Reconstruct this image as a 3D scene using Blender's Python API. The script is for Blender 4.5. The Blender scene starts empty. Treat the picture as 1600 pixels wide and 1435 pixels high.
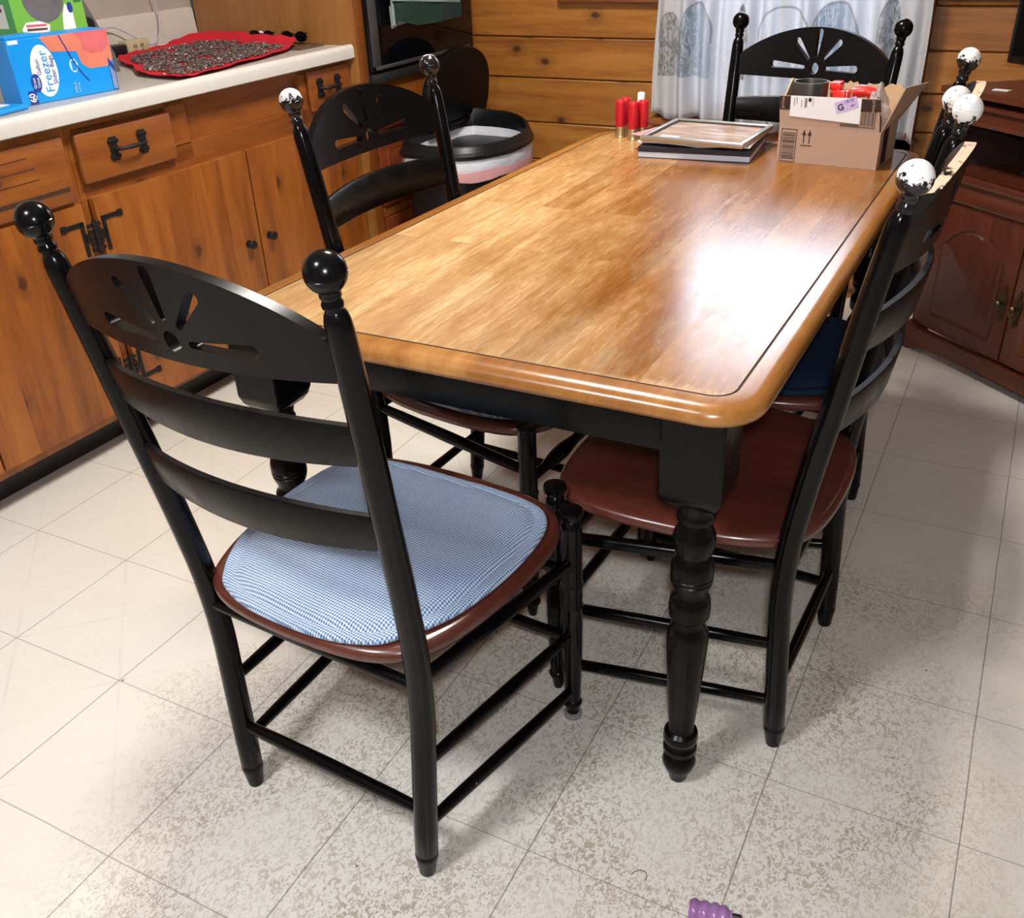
import bpy, bmesh, math, random
from mathutils import Vector, Matrix, Euler
random.seed(7)
scene = bpy.context.scene
COL = scene.collection
PI = math.pi
rad = math.radians

# ------------------------------------------------------------------ helpers
def tag(o, label=None, cat=None, group=None, kind=None):
    if label: o['label'] = label
    if cat: o['category'] = cat
    if group: o['group'] = group
    if kind: o['kind'] = kind
    return o

def thing(name, label, cat, loc=(0, 0, 0), rotz=0.0, group=None, rot=None):
    o = bpy.data.objects.new(name, None)
    COL.objects.link(o)
    o.empty_display_size = 0.05
    o.location = loc
    o.rotation_euler = rot if rot else (0, 0, rotz)
    return tag(o, label, cat, group)

class MB:
    """collects shapes into one bmesh"""
    def __init__(s):
        s.bm = bmesh.new(); s.mi = 0
    def _new(s, faces):
        for f in faces: f.material_index = s.mi
    def box(s, x0, x1, y0, y1, z0, z1, bev=0.0, M=None, seg=2):
        r = bmesh.ops.create_cube(s.bm, size=1.0)
        vs = r['verts']
        T = Matrix.Translation(((x0+x1)/2, (y0+y1)/2, (z0+z1)/2)) @ Matrix.Diagonal((x1-x0, y1-y0, z1-z0, 1))
        bmesh.ops.transform(s.bm, matrix=T, verts=vs)
        fs = set(f for v in vs for f in v.link_faces)
        if bev > 0:
            es = list(set(e for v in vs for e in v.link_edges))
            rr = bmesh.ops.bevel(s.bm, geom=es, offset=bev, segments=seg, affect='EDGES', profile=0.5)
            fs = set(f for f in fs if f.is_valid) | set(rr['faces'])
            vs = list(set(v for f in fs for v in f.verts))
        s._new(fs)
        if M is not None: bmesh.ops.transform(s.bm, matrix=M, verts=list(set(vs)))
        return vs
    def rings(s, rings, closed=False, cap=True):
        """rings: list of lists of Vectors, same count"""
        vr = [[s.bm.verts.new(p) for p in r] for r in rings]
        n = len(vr[0]); fs = []
        m = len(vr)
        for i in range(m if closed else m-1):
            a, b = vr[i], vr[(i+1) % m]
            for j in range(n):
                k = (j+1) % n
                fs.append(s.bm.faces.new((a[j], a[k], b[k], b[j])))
        if cap and not closed:
            fs.append(s.bm.faces.new(list(reversed(vr[0]))))
            fs.append(s.bm.faces.new(vr[-1]))
        s._new(fs)
        return vr
    def tube(s, pts, radii, n=16, cap=True, up=None):
        pts = [Vector(p) for p in pts]
        if not hasattr(radii, '__len__'): radii = [radii]*len(pts)
        rings = []
        prev = None
        for i, p in enumerate(pts):
            if i == 0: t = pts[1]-pts[0]
            elif i == len(pts)-1: t = pts[-1]-pts[-2]
            else: t = (pts[i+1]-pts[i]).normalized() + (pts[i]-pts[i-1]).normalized()
            t.normalize()
            if prev is None:
                a = Vector((0, 0, 1)) if abs(t.z) < 0.9 else Vector((1, 0, 0))
                u = t.cross(a).normalized()
            else:
                u = (prev - t*prev.dot(t)).normalized()
            prev = u
            w = t.cross(u)
            rings.append([p + radii[i]*(math.cos(2*PI*j/n)*u + math.sin(2*PI*j/n)*w) for j in range(n)])
        return s.rings(rings, cap=cap)
    def lathe(s, prof, n=24, M=None, cap=True):
        """prof list of (z, r)"""
        M = M or Matrix()
        rings = [[M @ Vector((r*math.cos(2*PI*j/n), r*math.sin(2*PI*j/n), z)) for j in range(n)] for z, r in prof]
        return s.rings(rings, cap=cap)
    def prism(s, poly, z0, z1, M=None, bev=0):
        M = M or Matrix()
        return s.rings([[M @ Vector((x, y, z0)) for x, y in poly], [M @ Vector((x, y, z1)) for x, y in poly]])
    def quad(s, *pts):
        f = s.bm.faces.new([s.bm.verts.new(p) for p in pts]); f.material_index = s.mi; return f
    def build(s, name, mats, parent=None, sharp=38, loc=None, rot=None, M=None, smooth=True):
        bm = s.bm
        if M is not None: bm.transform(M)
        bmesh.ops.recalc_face_normals(bm, faces=bm.faces)
        if smooth:
            ca = math.cos(rad(sharp))
            for f in bm.faces: f.smooth = True
            for e in bm.edges:
                if len(e.link_faces) == 2:
                    a, b = e.link_faces
                    if a.normal.dot(b.normal) < ca: e.smooth = False
        me = bpy.data.meshes.new(name)
        bm.to_mesh(me); bm.free()
        if not isinstance(mats, (list, tuple)): mats = [mats]
        for m in mats: me.materials.append(m)
        return link(name, me, parent, loc, rot)

def link(name, me, parent=None, loc=None, rot=None):
    o = bpy.data.objects.new(name, me)
    COL.objects.link(o)
    if parent: o.parent = parent
    if loc: o.location = loc
    if rot: o.rotation_euler = rot
    return o

def lerp(a, b, t): return a+(b-a)*t
def interp(tab, x):
    if x <= tab[0][0]: return tab[0][1]
    for (x0, y0), (x1, y1) in zip(tab, tab[1:]):
        if x <= x1:
            t = (x-x0)/(x1-x0); return lerp(y0, y1, t)
    return tab[-1][1]
def catmull(pts, sub=6, closed=True):
    out = []; n = len(pts)
    for i in range(n if closed else n-1):
        p0 = Vector(pts[(i-1) % n] if closed or i > 0 else pts[0]); p1 = Vector(pts[i]); p2 = Vector(pts[(i+1) % n])
        p3 = Vector(pts[(i+2) % n] if closed or i+2 < n else pts[-1])
        for k in range(sub):
            t = k/sub
            out.append(0.5*((2*p1)+(-p0+p2)*t+(2*p0-5*p1+4*p2-p3)*t*t+(-p0+3*p1-3*p2+p3)*t**3))
    if not closed: out.append(Vector(pts[-1]))
    return out
def inset(poly, d):
    """offset a closed 2D polygon (ccw) inward by d"""
    n = len(poly); out = []
    for i in range(n):
        a, b, c = poly[i-1], poly[i], poly[(i+1) % n]
        t = (Vector(c)-Vector(a)); t.normalize()
        nrm = Vector((-t.y, t.x))
        out.append(Vector((b[0]+nrm.x*d, b[1]+nrm.y*d)))
    return out
def rrect(x0, x1, y0, y1, r, n=8):
    out = []
    for cx, cy, a0 in ((x1-r, y0+r, -90), (x1-r, y1-r, 0), (x0+r, y1-r, 90), (x0+r, y0+r, 180)):
        for k in range(n+1):
            a = rad(a0+90*k/n); out.append((cx+r*math.cos(a), cy+r*math.sin(a)))
    return out

# ------------------------------------------------------------------ materials
class NT:
    def __init__(s, name):
        s.m = bpy.data.materials.new(name); s.m.use_nodes = True
        s.t = s.m.node_tree; s.n = s.t.nodes; s.l = s.t.links
        s.bsdf = s.n['Principled BSDF']; s.out = s.n['Material Output']
    def add(s, typ, **kw):
        nd = s.n.new(typ)
        for k, v in kw.items():
            if k.startswith('i_'):
                key = k[2:]
                nd.inputs[int(key) if key.isdigit() else key.replace('_', ' ')].default_value = v
            else: setattr(nd, k, v)
        return nd
    def link(s, a, b): s.l.new(a, b)
    def set(s, **kw):
        for k, v in kw.items(): s.bsdf.inputs[k.replace('_', ' ')].default_value = v
    def coords(s, kind='Object', scale=(1, 1, 1), island=False, loc=(0, 0, 0), rot=(0, 0, 0)):
        tc = s.add('ShaderNodeTexCoord'); out = tc.outputs[kind]
        if island:
            g = s.add('ShaderNodeNewGeometry')
            c = s.add('ShaderNodeVectorMath', operation='SCALE'); c.inputs[0].default_value = (7.3, 11.1, 5.7)
            s.link(g.outputs['Random Per Island'], c.inputs['Scale'])
            a = s.add('ShaderNodeVectorMath', operation='ADD'); s.link(out, a.inputs[0]); s.link(c.outputs[0], a.inputs[1]); out = a.outputs[0]
        mp = s.add('ShaderNodeMapping'); mp.inputs['Scale'].default_value = scale
        mp.inputs['Location'].default_value = loc; mp.inputs['Rotation'].default_value = rot
        s.link(out, mp.inputs['Vector']); return mp.outputs[0]
    def noise(s, vec, scale, detail=4, rough=0.5, dist=0):
        n = s.add('ShaderNodeTexNoise'); n.inputs['Scale'].default_value = scale; n.inputs['Detail'].default_value = detail
        n.inputs['Roughness'].default_value = rough; n.inputs['Distortion'].default_value = dist
        s.link(vec, n.inputs['Vector']); return n.outputs['Fac']
    def ramp(s, fac, stops, interp='LINEAR'):
        r = s.add('ShaderNodeValToRGB'); r.color_ramp.interpolation = interp
        el = r.color_ramp.elements
        while len(el) < len(stops): el.new(0.5)
        for e, (p, c) in zip(el, stops):
            e.position = p; e.color = (c[0], c[1], c[2], 1) if hasattr(c, '__len__') else (c, c, c, 1)
        s.link(fac, r.inputs['Fac']); return r.outputs['Color']
    def mix(s, fac, a, b, blend='MIX'):
        m = s.add('ShaderNodeMix', data_type='RGBA', blend_type=blend)
        if hasattr(fac, 'is_linked'): s.link(fac, m.inputs[0])
        else: m.inputs[0].default_value = fac
        for sock, v in ((m.inputs[6], a), (m.inputs[7], b)):
            if hasattr(v, 'is_linked'): s.link(v, sock)
            else: sock.default_value = (v[0], v[1], v[2], 1)
        return m.outputs[2]
    def math(s, op, a, b=None, c=None, clamp=False):
        m = s.add('ShaderNodeMath', operation=op, use_clamp=clamp)
        for i, v in enumerate((a, b, c)):
            if v is None: continue
            if hasattr(v, 'is_linked'): s.link(v, m.inputs[i])
            else: m.inputs[i].default_value = v
        return m.outputs[0]
    def bump(s, h, strength=0.2, dist=0.01):
        b = s.add('ShaderNodeBump'); b.inputs['Strength'].default_value = strength; b.inputs['Distance'].default_value = dist
        s.link(h, b.inputs['Height']); s.link(b.outputs[0], s.bsdf.inputs['Normal'])
    def color(s, c): s.link(c, s.bsdf.inputs['Base Color'])
    def rough(s, c): s.link(c, s.bsdf.inputs['Roughness'])
    def sep(s, v):
        x = s.add('ShaderNodeSeparateXYZ'); s.link(v, x.inputs[0]); return x.outputs

def plain(name, c, rough=0.5, metal=0.0, coat=0.0, trans=0.0, ior=1.45, var=0.0, spec=0.5, emit=None, es=0, bump=0, bscale=200):
    n = NT(name)
    n.set(Base_Color=(c[0], c[1], c[2], 1), Roughness=rough, Metallic=metal, IOR=ior)
    n.bsdf.inputs['Coat Weight'].default_value = coat
    n.bsdf.inputs['Coat Roughness'].default_value = 0.08
    n.bsdf.inputs['Transmission Weight'].default_value = trans
    n.bsdf.inputs['Specular IOR Level'].default_value = spec
    v = n.coords()
    f = n.noise(v, 14, 5, 0.6)
    n.color(n.mix(f, [max(0, x*(1-var)) for x in c], [min(1, x*(1+var)) for x in c]))
    if emit: n.set(Emission_Color=(emit[0], emit[1], emit[2], 1), Emission_Strength=es)
    if bump: n.bump(n.noise(v, bscale, 3), bump, 0.002)
    return n.m

def wood(name, cd, cm, cl, axis=0, rough=0.35, coat=0.3, knots=0.0, fine=60, band=6, island=True, knotc=(0.06, 0.02, 0.008), stretch=9, islandvar=0.12, flat=None):
    """procedural wood; grain runs along axis"""
    n = NT(name)
    sc = [stretch]*3; sc[axis] = 1.0
    v = n.coords(scale=(1, 1, 1), island=island)
    mp = n.add('ShaderNodeMapping'); mp.inputs['Scale'].default_value = sc; n.link(v, mp.inputs['Vector']); vs = mp.outputs[0]
    a = n.noise(vs, band/6, 4, 0.55, 1.2)
    b = n.noise(vs, fine/6, 3, 0.6, 0.3)
    f = n.math('ADD', n.math('MULTIPLY', a, 0.75), n.math('MULTIPLY', b, 0.25))
    col = n.ramp(f, [(0.33, cd), (0.5, cm), (0.66, cl)])
    if island:
        g = n.add('ShaderNodeNewGeometry')
        k = n.math('MULTIPLY_ADD', g.outputs['Random Per Island'], 2*islandvar, 1-islandvar)
        cc = n.add('ShaderNodeCombineColor'); [n.link(k, cc.inputs[i]) for i in range(3)]
        col = n.mix(1.0, col, cc.outputs[0], 'MULTIPLY')
    if knots > 0:
        sk = [1.0]*3; sk[axis] = 0.62
        if flat is not None: sk[flat] = 0.0
        mk = n.add('ShaderNodeMapping'); mk.inputs['Scale'].default_value = sk; n.link(v, mk.inputs['Vector'])
        vo = n.add('ShaderNodeTexVoronoi'); vo.inputs['Scale'].default_value = knots
        if flat is None: n.link(mk.outputs[0], vo.inputs['Vector'])
        else:
            vo.voronoi_dimensions = '2D'
            sx_ = n.sep(mk.outputs[0]); ax_ = [k for k in range(3) if k != flat]
            cb_ = n.add('ShaderNodeCombineXYZ'); n.link(sx_[ax_[0]], cb_.inputs[0]); n.link(sx_[ax_[1]], cb_.inputs[1]); n.link(cb_.outputs[0], vo.inputs['Vector'])
        d = n.math('ADD', vo.outputs['Distance'], n.math('MULTIPLY', n.math('SUBTRACT', n.noise(v, 60, 2), 0.5), 0.04))
        q_ = knots/4.2; halo = n.ramp(d, [(0.045*q_, 1.0), (0.15*q_, 0.0)])
        col = n.mix(n.math('MULTIPLY', halo, 0.45), col, [x*0.45 for x in cd])
        core = n.ramp(d, [(0.030*q_, 1.0), (0.055*q_, 0.0)])
        col = n.mix(n.math('MULTIPLY', core, 0.92), col, knotc)
    n.color(col)
    n.set(Roughness=rough)
    n.bsdf.inputs['Coat Weight'].default_value = coat; n.bsdf.inputs['Coat Roughness'].default_value = 0.15
    n.bump(f, 0.06, 0.004)
    return n.m

M = {}
M['pine_x'] = wood('pine_horizontal', (0.21, 0.068, 0.011), (0.36, 0.138, 0.023), (0.43, 0.185, 0.036), axis=0, rough=0.42, coat=0.15, knots=4.4, stretch=10, islandvar=.08, flat=1)
M['pine_z'] = wood('pine_vertical', (0.155, 0.040, 0.005), (0.27, 0.077, 0.009), (0.34, 0.112, 0.016), axis=2, rough=0.42, coat=0.2, knots=3.7, stretch=10, flat=0)
M['pine_y'] = wood('pine_along_counter', (0.14, 0.036, 0.005), (0.235, 0.064, 0.008), (0.30, 0.093, 0.014), axis=1, rough=0.42, coat=0.2, knots=3.9, stretch=10, flat=0)
M['pine_dark'] = wood('pine_red_panel', (0.11, 0.022, 0.006), (0.18, 0.036, 0.008), (0.22, 0.05, 0.012), axis=1, rough=0.38, coat=0.3, stretch=10)
M['ply_z'] = wood('plywood_side', (0.22, 0.085, 0.020), (0.30, 0.125, 0.030), (0.37, 0.170, 0.046), axis=2, rough=0.4, coat=0.2, stretch=7, island=False)
M['trimwood'] = wood('casing_wood', (0.13, 0.038, 0.009), (0.20, 0.064, 0.014), (0.26, 0.095, 0.024), axis=2, rough=0.4, coat=0.2)
M['sillwood'] = wood('sill_wood', (0.13, 0.035, 0.012), (0.22, 0.062, 0.018), (0.28, 0.09, 0.025), axis=0, rough=0.4, coat=0.2)
M['mahog'] = wood('mahogany_seat', (0.045, 0.010, 0.006), (0.082, 0.018, 0.011), (0.115, 0.028, 0.016), axis=1, rough=0.3, coat=0.35, island=False, stretch=8)
M['cherry'] = wood('cherry_cabinet', (0.055, 0.011, 0.0045), (0.092, 0.020, 0.0075), (0.12, 0.029, 0.011), axis=2, rough=0.4, coat=0.25, stretch=10)
M['cherry_x'] = wood('cherry_cabinet_rail', (0.055, 0.011, 0.0045), (0.092, 0.020, 0.0075), (0.12, 0.029, 0.011), axis=0, rough=0.4, coat=0.25, stretch=10)
M['darkwood'] = plain('dark_cabinet_interior', (0.03, 0.012, 0.008), 0.6, var=.3)

# black lacquer with a few worn specks
def lacquer(name, wear=0.0, wearcol=(0.75, 0.68, 0.6), base=(0.0018, 0.0017, 0.0021), rough=0.17, spec=.20):
    n = NT(name)
    v = n.coords()
    sp = n.noise(v, 70, 3, 0.6)
    a = n.ramp(sp, [(0.775-wear*.1, 0.0), (0.785-wear*.1, 1.0)])
    n.color(n.mix(a, base, (0.22, 0.17, 0.14) if not wear else wearcol))
    n.set(Roughness=rough)
    n.rough(n.ramp(n.noise(v, 22, 4), [(0.3, rough*.8), (0.7, rough*1.35)]))
    n.bsdf.inputs['Specular IOR Level'].default_value = spec
    return n.m
M['black'] = lacquer('black_lacquer')
M['black_table'] = lacquer('black_table_lacquer', base=(0.0022, 0.0020, 0.0019), rough=0.22, spec=.16)
M['black_worn'] = lacquer('black_lacquer_worn', 0.6)
M['black_soft'] = lacquer('black_lacquer_satin', base=(0.0030, 0.0027, 0.0027), rough=0.30, spec=.20)

def ball_worn(name, low, hi, wearcol=(0.86, 0.84, 0.82)):
    """worn finial: paint rubbed away on the upper half, object origin at the ball centre"""
    n = NT(name)
    v = n.coords()
    z = n.sep(v)[2]
    nz = n.noise(v, 110, 5, 0.7)
    h = n.math('ADD', n.math('MULTIPLY', z, 24.0), n.math('MULTIPLY', n.math('SUBTRACT', nz, 0.5), 1.8))
    m = n.ramp(n.math('ADD', h, 0.5), [(low, 0.0), (hi, 1.0)])
    chips = n.ramp(n.noise(v, 120, 4, 0.65), [(0.34, 0.0), (0.37, 1.0)])
    m = n.math('MULTIPLY', m, chips)
    n.color(n.mix(m, (0.008, 0.007, 0.008), wearcol))
    n.rough(n.ramp(m, [(0.0, 0.15), (1.0, 0.4)]))
    return n.m
M['ball_white'] = ball_worn('finial_rubbed_white', 0.54, 0.59)
M['ball_white2'] = ball_worn('finial_rubbed_most_white', 0.14, 0.19)
M['ball_mid'] = ball_worn('finial_rubbed_blotchy', 0.32, 0.37, (0.80, 0.76, 0.72))
M['ball_half'] = ball_worn('finial_half_rubbed', 0.98, 1.02, (0.7, 0.66, 0.66))
M['ball_silver'] = ball_worn('finial_top_scuffed', 0.60, 0.70, (0.72, 0.66, 0.64))

def railedge(name, thr):
    """crest rail: black, with the paint worn to bare tan wood along its top edge (normal up)"""
    n = NT(name)
    v = n.coords()
    g = n.add('ShaderNodeNewGeometry')
    nr = n.add('ShaderNodeVectorTransform', vector_type='NORMAL', convert_from='WORLD', convert_to='OBJECT')
    n.link(g.outputs['True Normal'], nr.inputs[0])
    nz = n.sep(nr.outputs[0])[2]
    zz = n.sep(v)[2]
    e = n.math('ADD', n.math('MULTIPLY', nz, 0.55), n.math('MULTIPLY', n.math('SUBTRACT', n.noise(v, 34, 4, .6), .5), 1.0))
    e = n.math('ADD', e, n.math('MULTIPLY', n.math('SUBTRACT', zz, 0.978), 8.0))
    e = n.math('MULTIPLY', e, n.math('GREATER_THAN', zz, 0.925))
    a = n.ramp(e, [(thr, 0.0), (thr+.05, 1.0)])
    n.color(n.mix(a, (0.0028, 0.0025, 0.0028), (0.62, 0.47, 0.33)))
    n.set(Specular_IOR_Level=.2)
    n.rough(n.ramp(a, [(0, 0.28), (1, 0.5)]))
    n.bsdf.inputs['Specular IOR Level'].default_value = .2
    return n.m
M['rail_worn'] = railedge('rail_worn_edge', 0.58)
M['rail_black'] = railedge('rail_black_edge', 1.0)
M['rail_rub'] = railedge('rail_rubbed_edge', 0.88)

# table top
def tabletop():
    n = NT('worn_butcher_block')
    v = n.coords()
    x, y, z = n.sep(v)
    # staves along y
    cb = n.add('ShaderNodeCombineXYZ'); n.link(y, cb.inputs[0]); n.link(x, cb.inputs[1])
    br = n.add('ShaderNodeTexBrick', offset=0.37, offset_frequency=2, squash=1.0)
    for k, val in (('Scale', 1.0), ('Mortar Size', 0.0006), ('Mortar Smooth', 0.4), ('Brick Width', 0.75), ('Row Height', 0.070)): br.inputs[k].default_value = val
    br.inputs['Color1'].default_value = (0, 0, 0, 1); br.inputs['Color2'].default_value = (1, 1, 1, 1); br.inputs['Mortar'].default_value = (0.5, 0.5, 0.5, 1)
    n.link(cb.outputs[0], br.inputs['Vector'])
    stave = n.sep(br.outputs['Color'])[0]
    mp = n.add('ShaderNodeMapping'); mp.inputs['Scale'].default_value = (9, 1, 9)
    off = n.add('ShaderNodeCombineXYZ'); n.link(n.math('MULTIPLY', stave, 3.7), off.inputs[0]); n.link(n.math('MULTIPLY', stave, 9.1), off.inputs[1])
    av = n.add('ShaderNodeVectorMath', operation='ADD'); n.link(v, av.inputs[0]); n.link(off.outputs[0], av.inputs[1])
    n.link(av.outputs[0], mp.inputs['Vector'])
    g1 = n.noise(mp.outputs[0], 1.6, 5, 0.6, 1.0)
    g2 = n.noise(mp.outputs[0], 22, 4, 0.7, 0.2)
    grain = n.math('ADD', n.math('MULTIPLY', g1, 0.6), n.math('MULTIPLY', g2, 0.4))
    varn = n.ramp(grain, [(0.35, (0.17, 0.056, 0.009)), (0.52, (0.245, 0.090, 0.014)), (0.68, (0.32, 0.135, 0.026))])
    bare = n.ramp(grain, [(0.34, (0.27, 0.135, 0.042)), (0.5, (0.39, 0.220, 0.080)), (0.66, (0.58, 0.395, 0.195))])
    k = n.math('MULTIPLY_ADD', stave, 0.24, 0.86)
    cc = n.add('ShaderNodeCombineColor'); [n.link(k, cc.inputs[i]) for i in range(3)]
    # wear mask, strongest over the near left part of the top
    big = n.noise(v, 2.3, 3, 0.55)
    mv = n.add('ShaderNodeMapping'); mv.inputs['Scale'].default_value = (5, 1.2, 1); n.link(v, mv.inputs['Vector'])
    mid = n.noise(mv.outputs[0], 2.6, 5, 0.65)
    fin = n.noise(mv.outputs[0], 16, 4, 0.75)
    w = n.math('MULTIPLY_ADD', x, -1.15, 0.40)
    w = n.math('ADD', w, n.math('MULTIPLY', y, -0.45))
    w = n.math('ADD', w, n.math('MULTIPLY', n.math('SUBTRACT', big, 0.5), 1.5))
    w = n.math('ADD', w, n.math('MULTIPLY', n.math('SUBTRACT', mid, 0.5), 1.3))
    w = n.math('ADD', w, n.math('MULTIPLY', n.math('SUBTRACT', fin, 0.5), 0.75))
    w = n.math('ADD', w, n.math('MULTIPLY', n.math('SUBTRACT', stave, 0.5), 0.30))
    mask = n.ramp(w, [(0.12, 0.0), (0.50, 0.50), (1.0, 1.0)])
    # bare scuffed line just inside the groove at the near edge
    ed = n.math('ADD', n.math('MULTIPLY', y, -1.0), n.math('MULTIPLY', n.math('SUBTRACT', fin, 0.5), 0.05))
    edm = n.ramp(ed, [(0.700, 0.0), (0.722, 0.85)])
    ex = n.math('ADD', x, n.math('MULTIPLY', n.math('SUBTRACT', fin, 0.5), 0.035))
    exm = n.math('MULTIPLY', n.ramp(ex, [(0.404, 0.0), (0.415, 0.8)]), n.math('LESS_THAN', y, -0.42))
    mask = n.math('MAXIMUM', mask, n.math('MAXIMUM', edm, exm))
    col = n.mix(mask, varn, bare)
    col = n.mix(1.0, col, cc.outputs[0], 'MULTIPLY')
    # grey grime smudges
    sm = n.ramp(n.noise(mv.outputs[0], 1.7, 4, 0.7), [(0.60, 0.0), (0.72, 0.5)])
    col = n.mix(sm, col, (0.24, 0.17, 0.09))
    col = n.mix(n.math('MULTIPLY', br.outputs['Fac'], 0.55), col, (0.16, 0.06, 0.015))
    n.color(col)
    n.rough(n.math('ADD', n.ramp(mask, [(0.0, 0.14), (0.6, 0.26), (1.0, 0.40)]), n.math('MULTIPLY', fin, 0.10)))
    n.bsdf.inputs['Coat Weight'].default_value = 0.12; n.bsdf.inputs['Coat Roughness'].default_value = 0.25
    n.bump(fin, 0.05, 0.002)
    return n.m
M['tabletop'] = tabletop()
M['tableedge'] = wood('table_edge_varnish', (0.20, 0.072, 0.014), (0.28, 0.108, 0.022), (0.39, 0.18, 0.048), axis=1, rough=0.26, coat=0.25, island=False, stretch=6)
M['groove'] = plain('dark_groove', (0.05, 0.02, 0.008), 0.7)

# blue woven cushion
def woven(name, c1, c2, per=0.0043):
    n = NT(name)
    v = n.coords()
    d = n.add('ShaderNodeMapping'); d.inputs['Rotation'].default_value = (0, 0, rad(4)); n.link(v, d.inputs['Vector'])
    x, y, z = n.sep(d.outputs[0])
    kx = 2*PI/per
    sx = n.math('SINE', n.math('MULTIPLY', x, kx)); sy = n.math('SINE', n.math('MULTIPLY', y, kx*0.9))
    a = n.math('GREATER_THAN', sx, 0.1); b = n.math('GREATER_THAN', sy, 0.1)
    s = n.math('MULTIPLY', n.math('ADD', a, b), 0.5)
    s = n.math('ADD', s, n.math('MULTIPLY', n.math('SUBTRACT', n.noise(v, 320, 2), .5), .5))
    col = n.ramp(s, [(0.1, c1), (0.5, [lerp(p, q, .45) for p, q in zip(c1, c2)]), (0.95, c2)])
    col = n.mix(n.math('MULTIPLY', n.noise(v, 9, 4), 0.35), col, c1)
    n.color(col)
    n.set(Roughness=0.95)
    n.bsdf.inputs['Specular IOR Level'].default_value = 0.15
    n.bsdf.inputs['Sheen Weight'].default_value = 0.15
    n.bump(s, 0.35, 0.0012)
    return n.m
M['bluefab'] = woven('blue_white_woven_fabric', (0.055, 0.11, 0.23), (0.60, 0.69, 0.80))
M['navyfab'] = plain('navy_fabric', (0.008, 0.020, 0.050), 0.85, var=.15, spec=.2)

# floor vinyl: square tiles, faint diamond emboss, speckle where the pattern still shows
def vinyl():
    n = NT('vinyl_floor_tiles')
    v = n.coords(loc=(0, 0, 0))
    x, y, z = n.sep(v)
    T = 0.3048
    jx = n.math('MULTIPLY', n.math('SUBTRACT', n.noise(v, 6, 2), .5), .004)
    def seam(c, w):
        q = n.math('ADD', c, jx)
        q = n.math('PINGPONG', n.math('ADD', q, T*40), T/2)  # 0 on the seam
        return n.math('LESS_THAN', q, w)
    s1 = seam(x, 0.0011); s2 = seam(y, 0.0010)
    grout = n.math('MAXIMUM', s1, s2)
    # diamonds: diagonals of each tile, faint
    dsum = n.math('PINGPONG', n.math('ADD', n.math('ADD', x, y), T*80), T/2)
    ddif = n.math('PINGPONG', n.math('ADD', n.math('SUBTRACT', x, y), T*80), T/2)
    dm = n.math('MAXIMUM', n.math('LESS_THAN', dsum, 0.0045), n.math('LESS_THAN', ddif, 0.0045))
    dm = n.math('MULTIPLY', dm, n.ramp(n.noise(v, 9, 3), [(.4, 0), (.65, 1)]))
    base = n.ramp(n.noise(v, 1.1, 4, 0.6), [(0.3, (0.63, 0.585, 0.50)), (0.7, (0.70, 0.675, 0.615))])
    # wormy speckle
    wv = n.add('ShaderNodeMapping'); wv.inputs['Scale'].default_value = (1.3, 1, 1); wv.inputs['Rotation'].default_value = (0, 0, .5); n.link(v, wv.inputs['Vector'])
    sp = n.noise(wv.outputs[0], 82, 3, 0.6, 1.3)
    sp2 = n.noise(wv.outputs[0], 150, 2, 0.5, 0.8)
    line = n.ramp(sp, [(0.50, 0.0), (0.57, 1.0)])
    dark = n.ramp(sp2, [(0.60, 0.0), (0.65, 1.0)])
    # pattern is rubbed away outside the zone round the table
    px = n.math('SUBTRACT', x, 1.45); py = n.math('SUBTRACT', y, 0.0)
    r2 = n.math('ADD', n.math('MULTIPLY', n.math('MULTIPLY', px, px), 1.5), n.math('MULTIPLY', n.math('MULTIPLY', py, py), 0.75))
    zone = n.math('ADD', r2, n.math('MULTIPLY', n.math('SUBTRACT', n.noise(v, 2.2, 4, 0.6), .5), 1.6))
    zm = n.ramp(zone, [(0.40, 1.0), (1.35, 0.08)])
    spot = n.ramp(n.noise(v, 5.5, 3, .6), [(0.38, 0.35), (0.62, 1.0)])
    zz = n.math('MULTIPLY', zm, spot)
    col = n.mix(n.math('MULTIPLY', n.math('MULTIPLY', line, zz), 0.72), base, (0.31, 0.25, 0.165))
    col = n.mix(n.math('MULTIPLY', n.math('MULTIPLY', dark, zz), 0.55), col, (0.15, 0.135, 0.115))
    col = n.mix(n.math('MULTIPLY', dm, 0.16), col, (0.33, 0.31, 0.29))
    dv = n.add('ShaderNodeTexVoronoi'); dv.inputs['Scale'].default_value = 7.0; n.link(v, dv.inputs['Vector'])
    dots = n.math('MULTIPLY', n.math('LESS_THAN', dv.outputs['Distance'], 0.020), 0.8)
    col = n.mix(dots, col, (0.08, 0.06, 0.05))
    col = n.mix(n.math('MULTIPLY', s2, 0.62), col, (0.17, 0.155, 0.14))
    col = n.mix(n.math('MULTIPLY', s1, 0.72), col, (0.13, 0.12, 0.115))
    n.color(col)
    n.set(Roughness=0.30)
    n.bump(n.math('ADD', n.math('MULTIPLY', sp, 1.0), n.math('MULTIPLY', grout, -1.5)), 0.22, 0.0015)
    return n.m
M['floor'] = vinyl()

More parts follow.
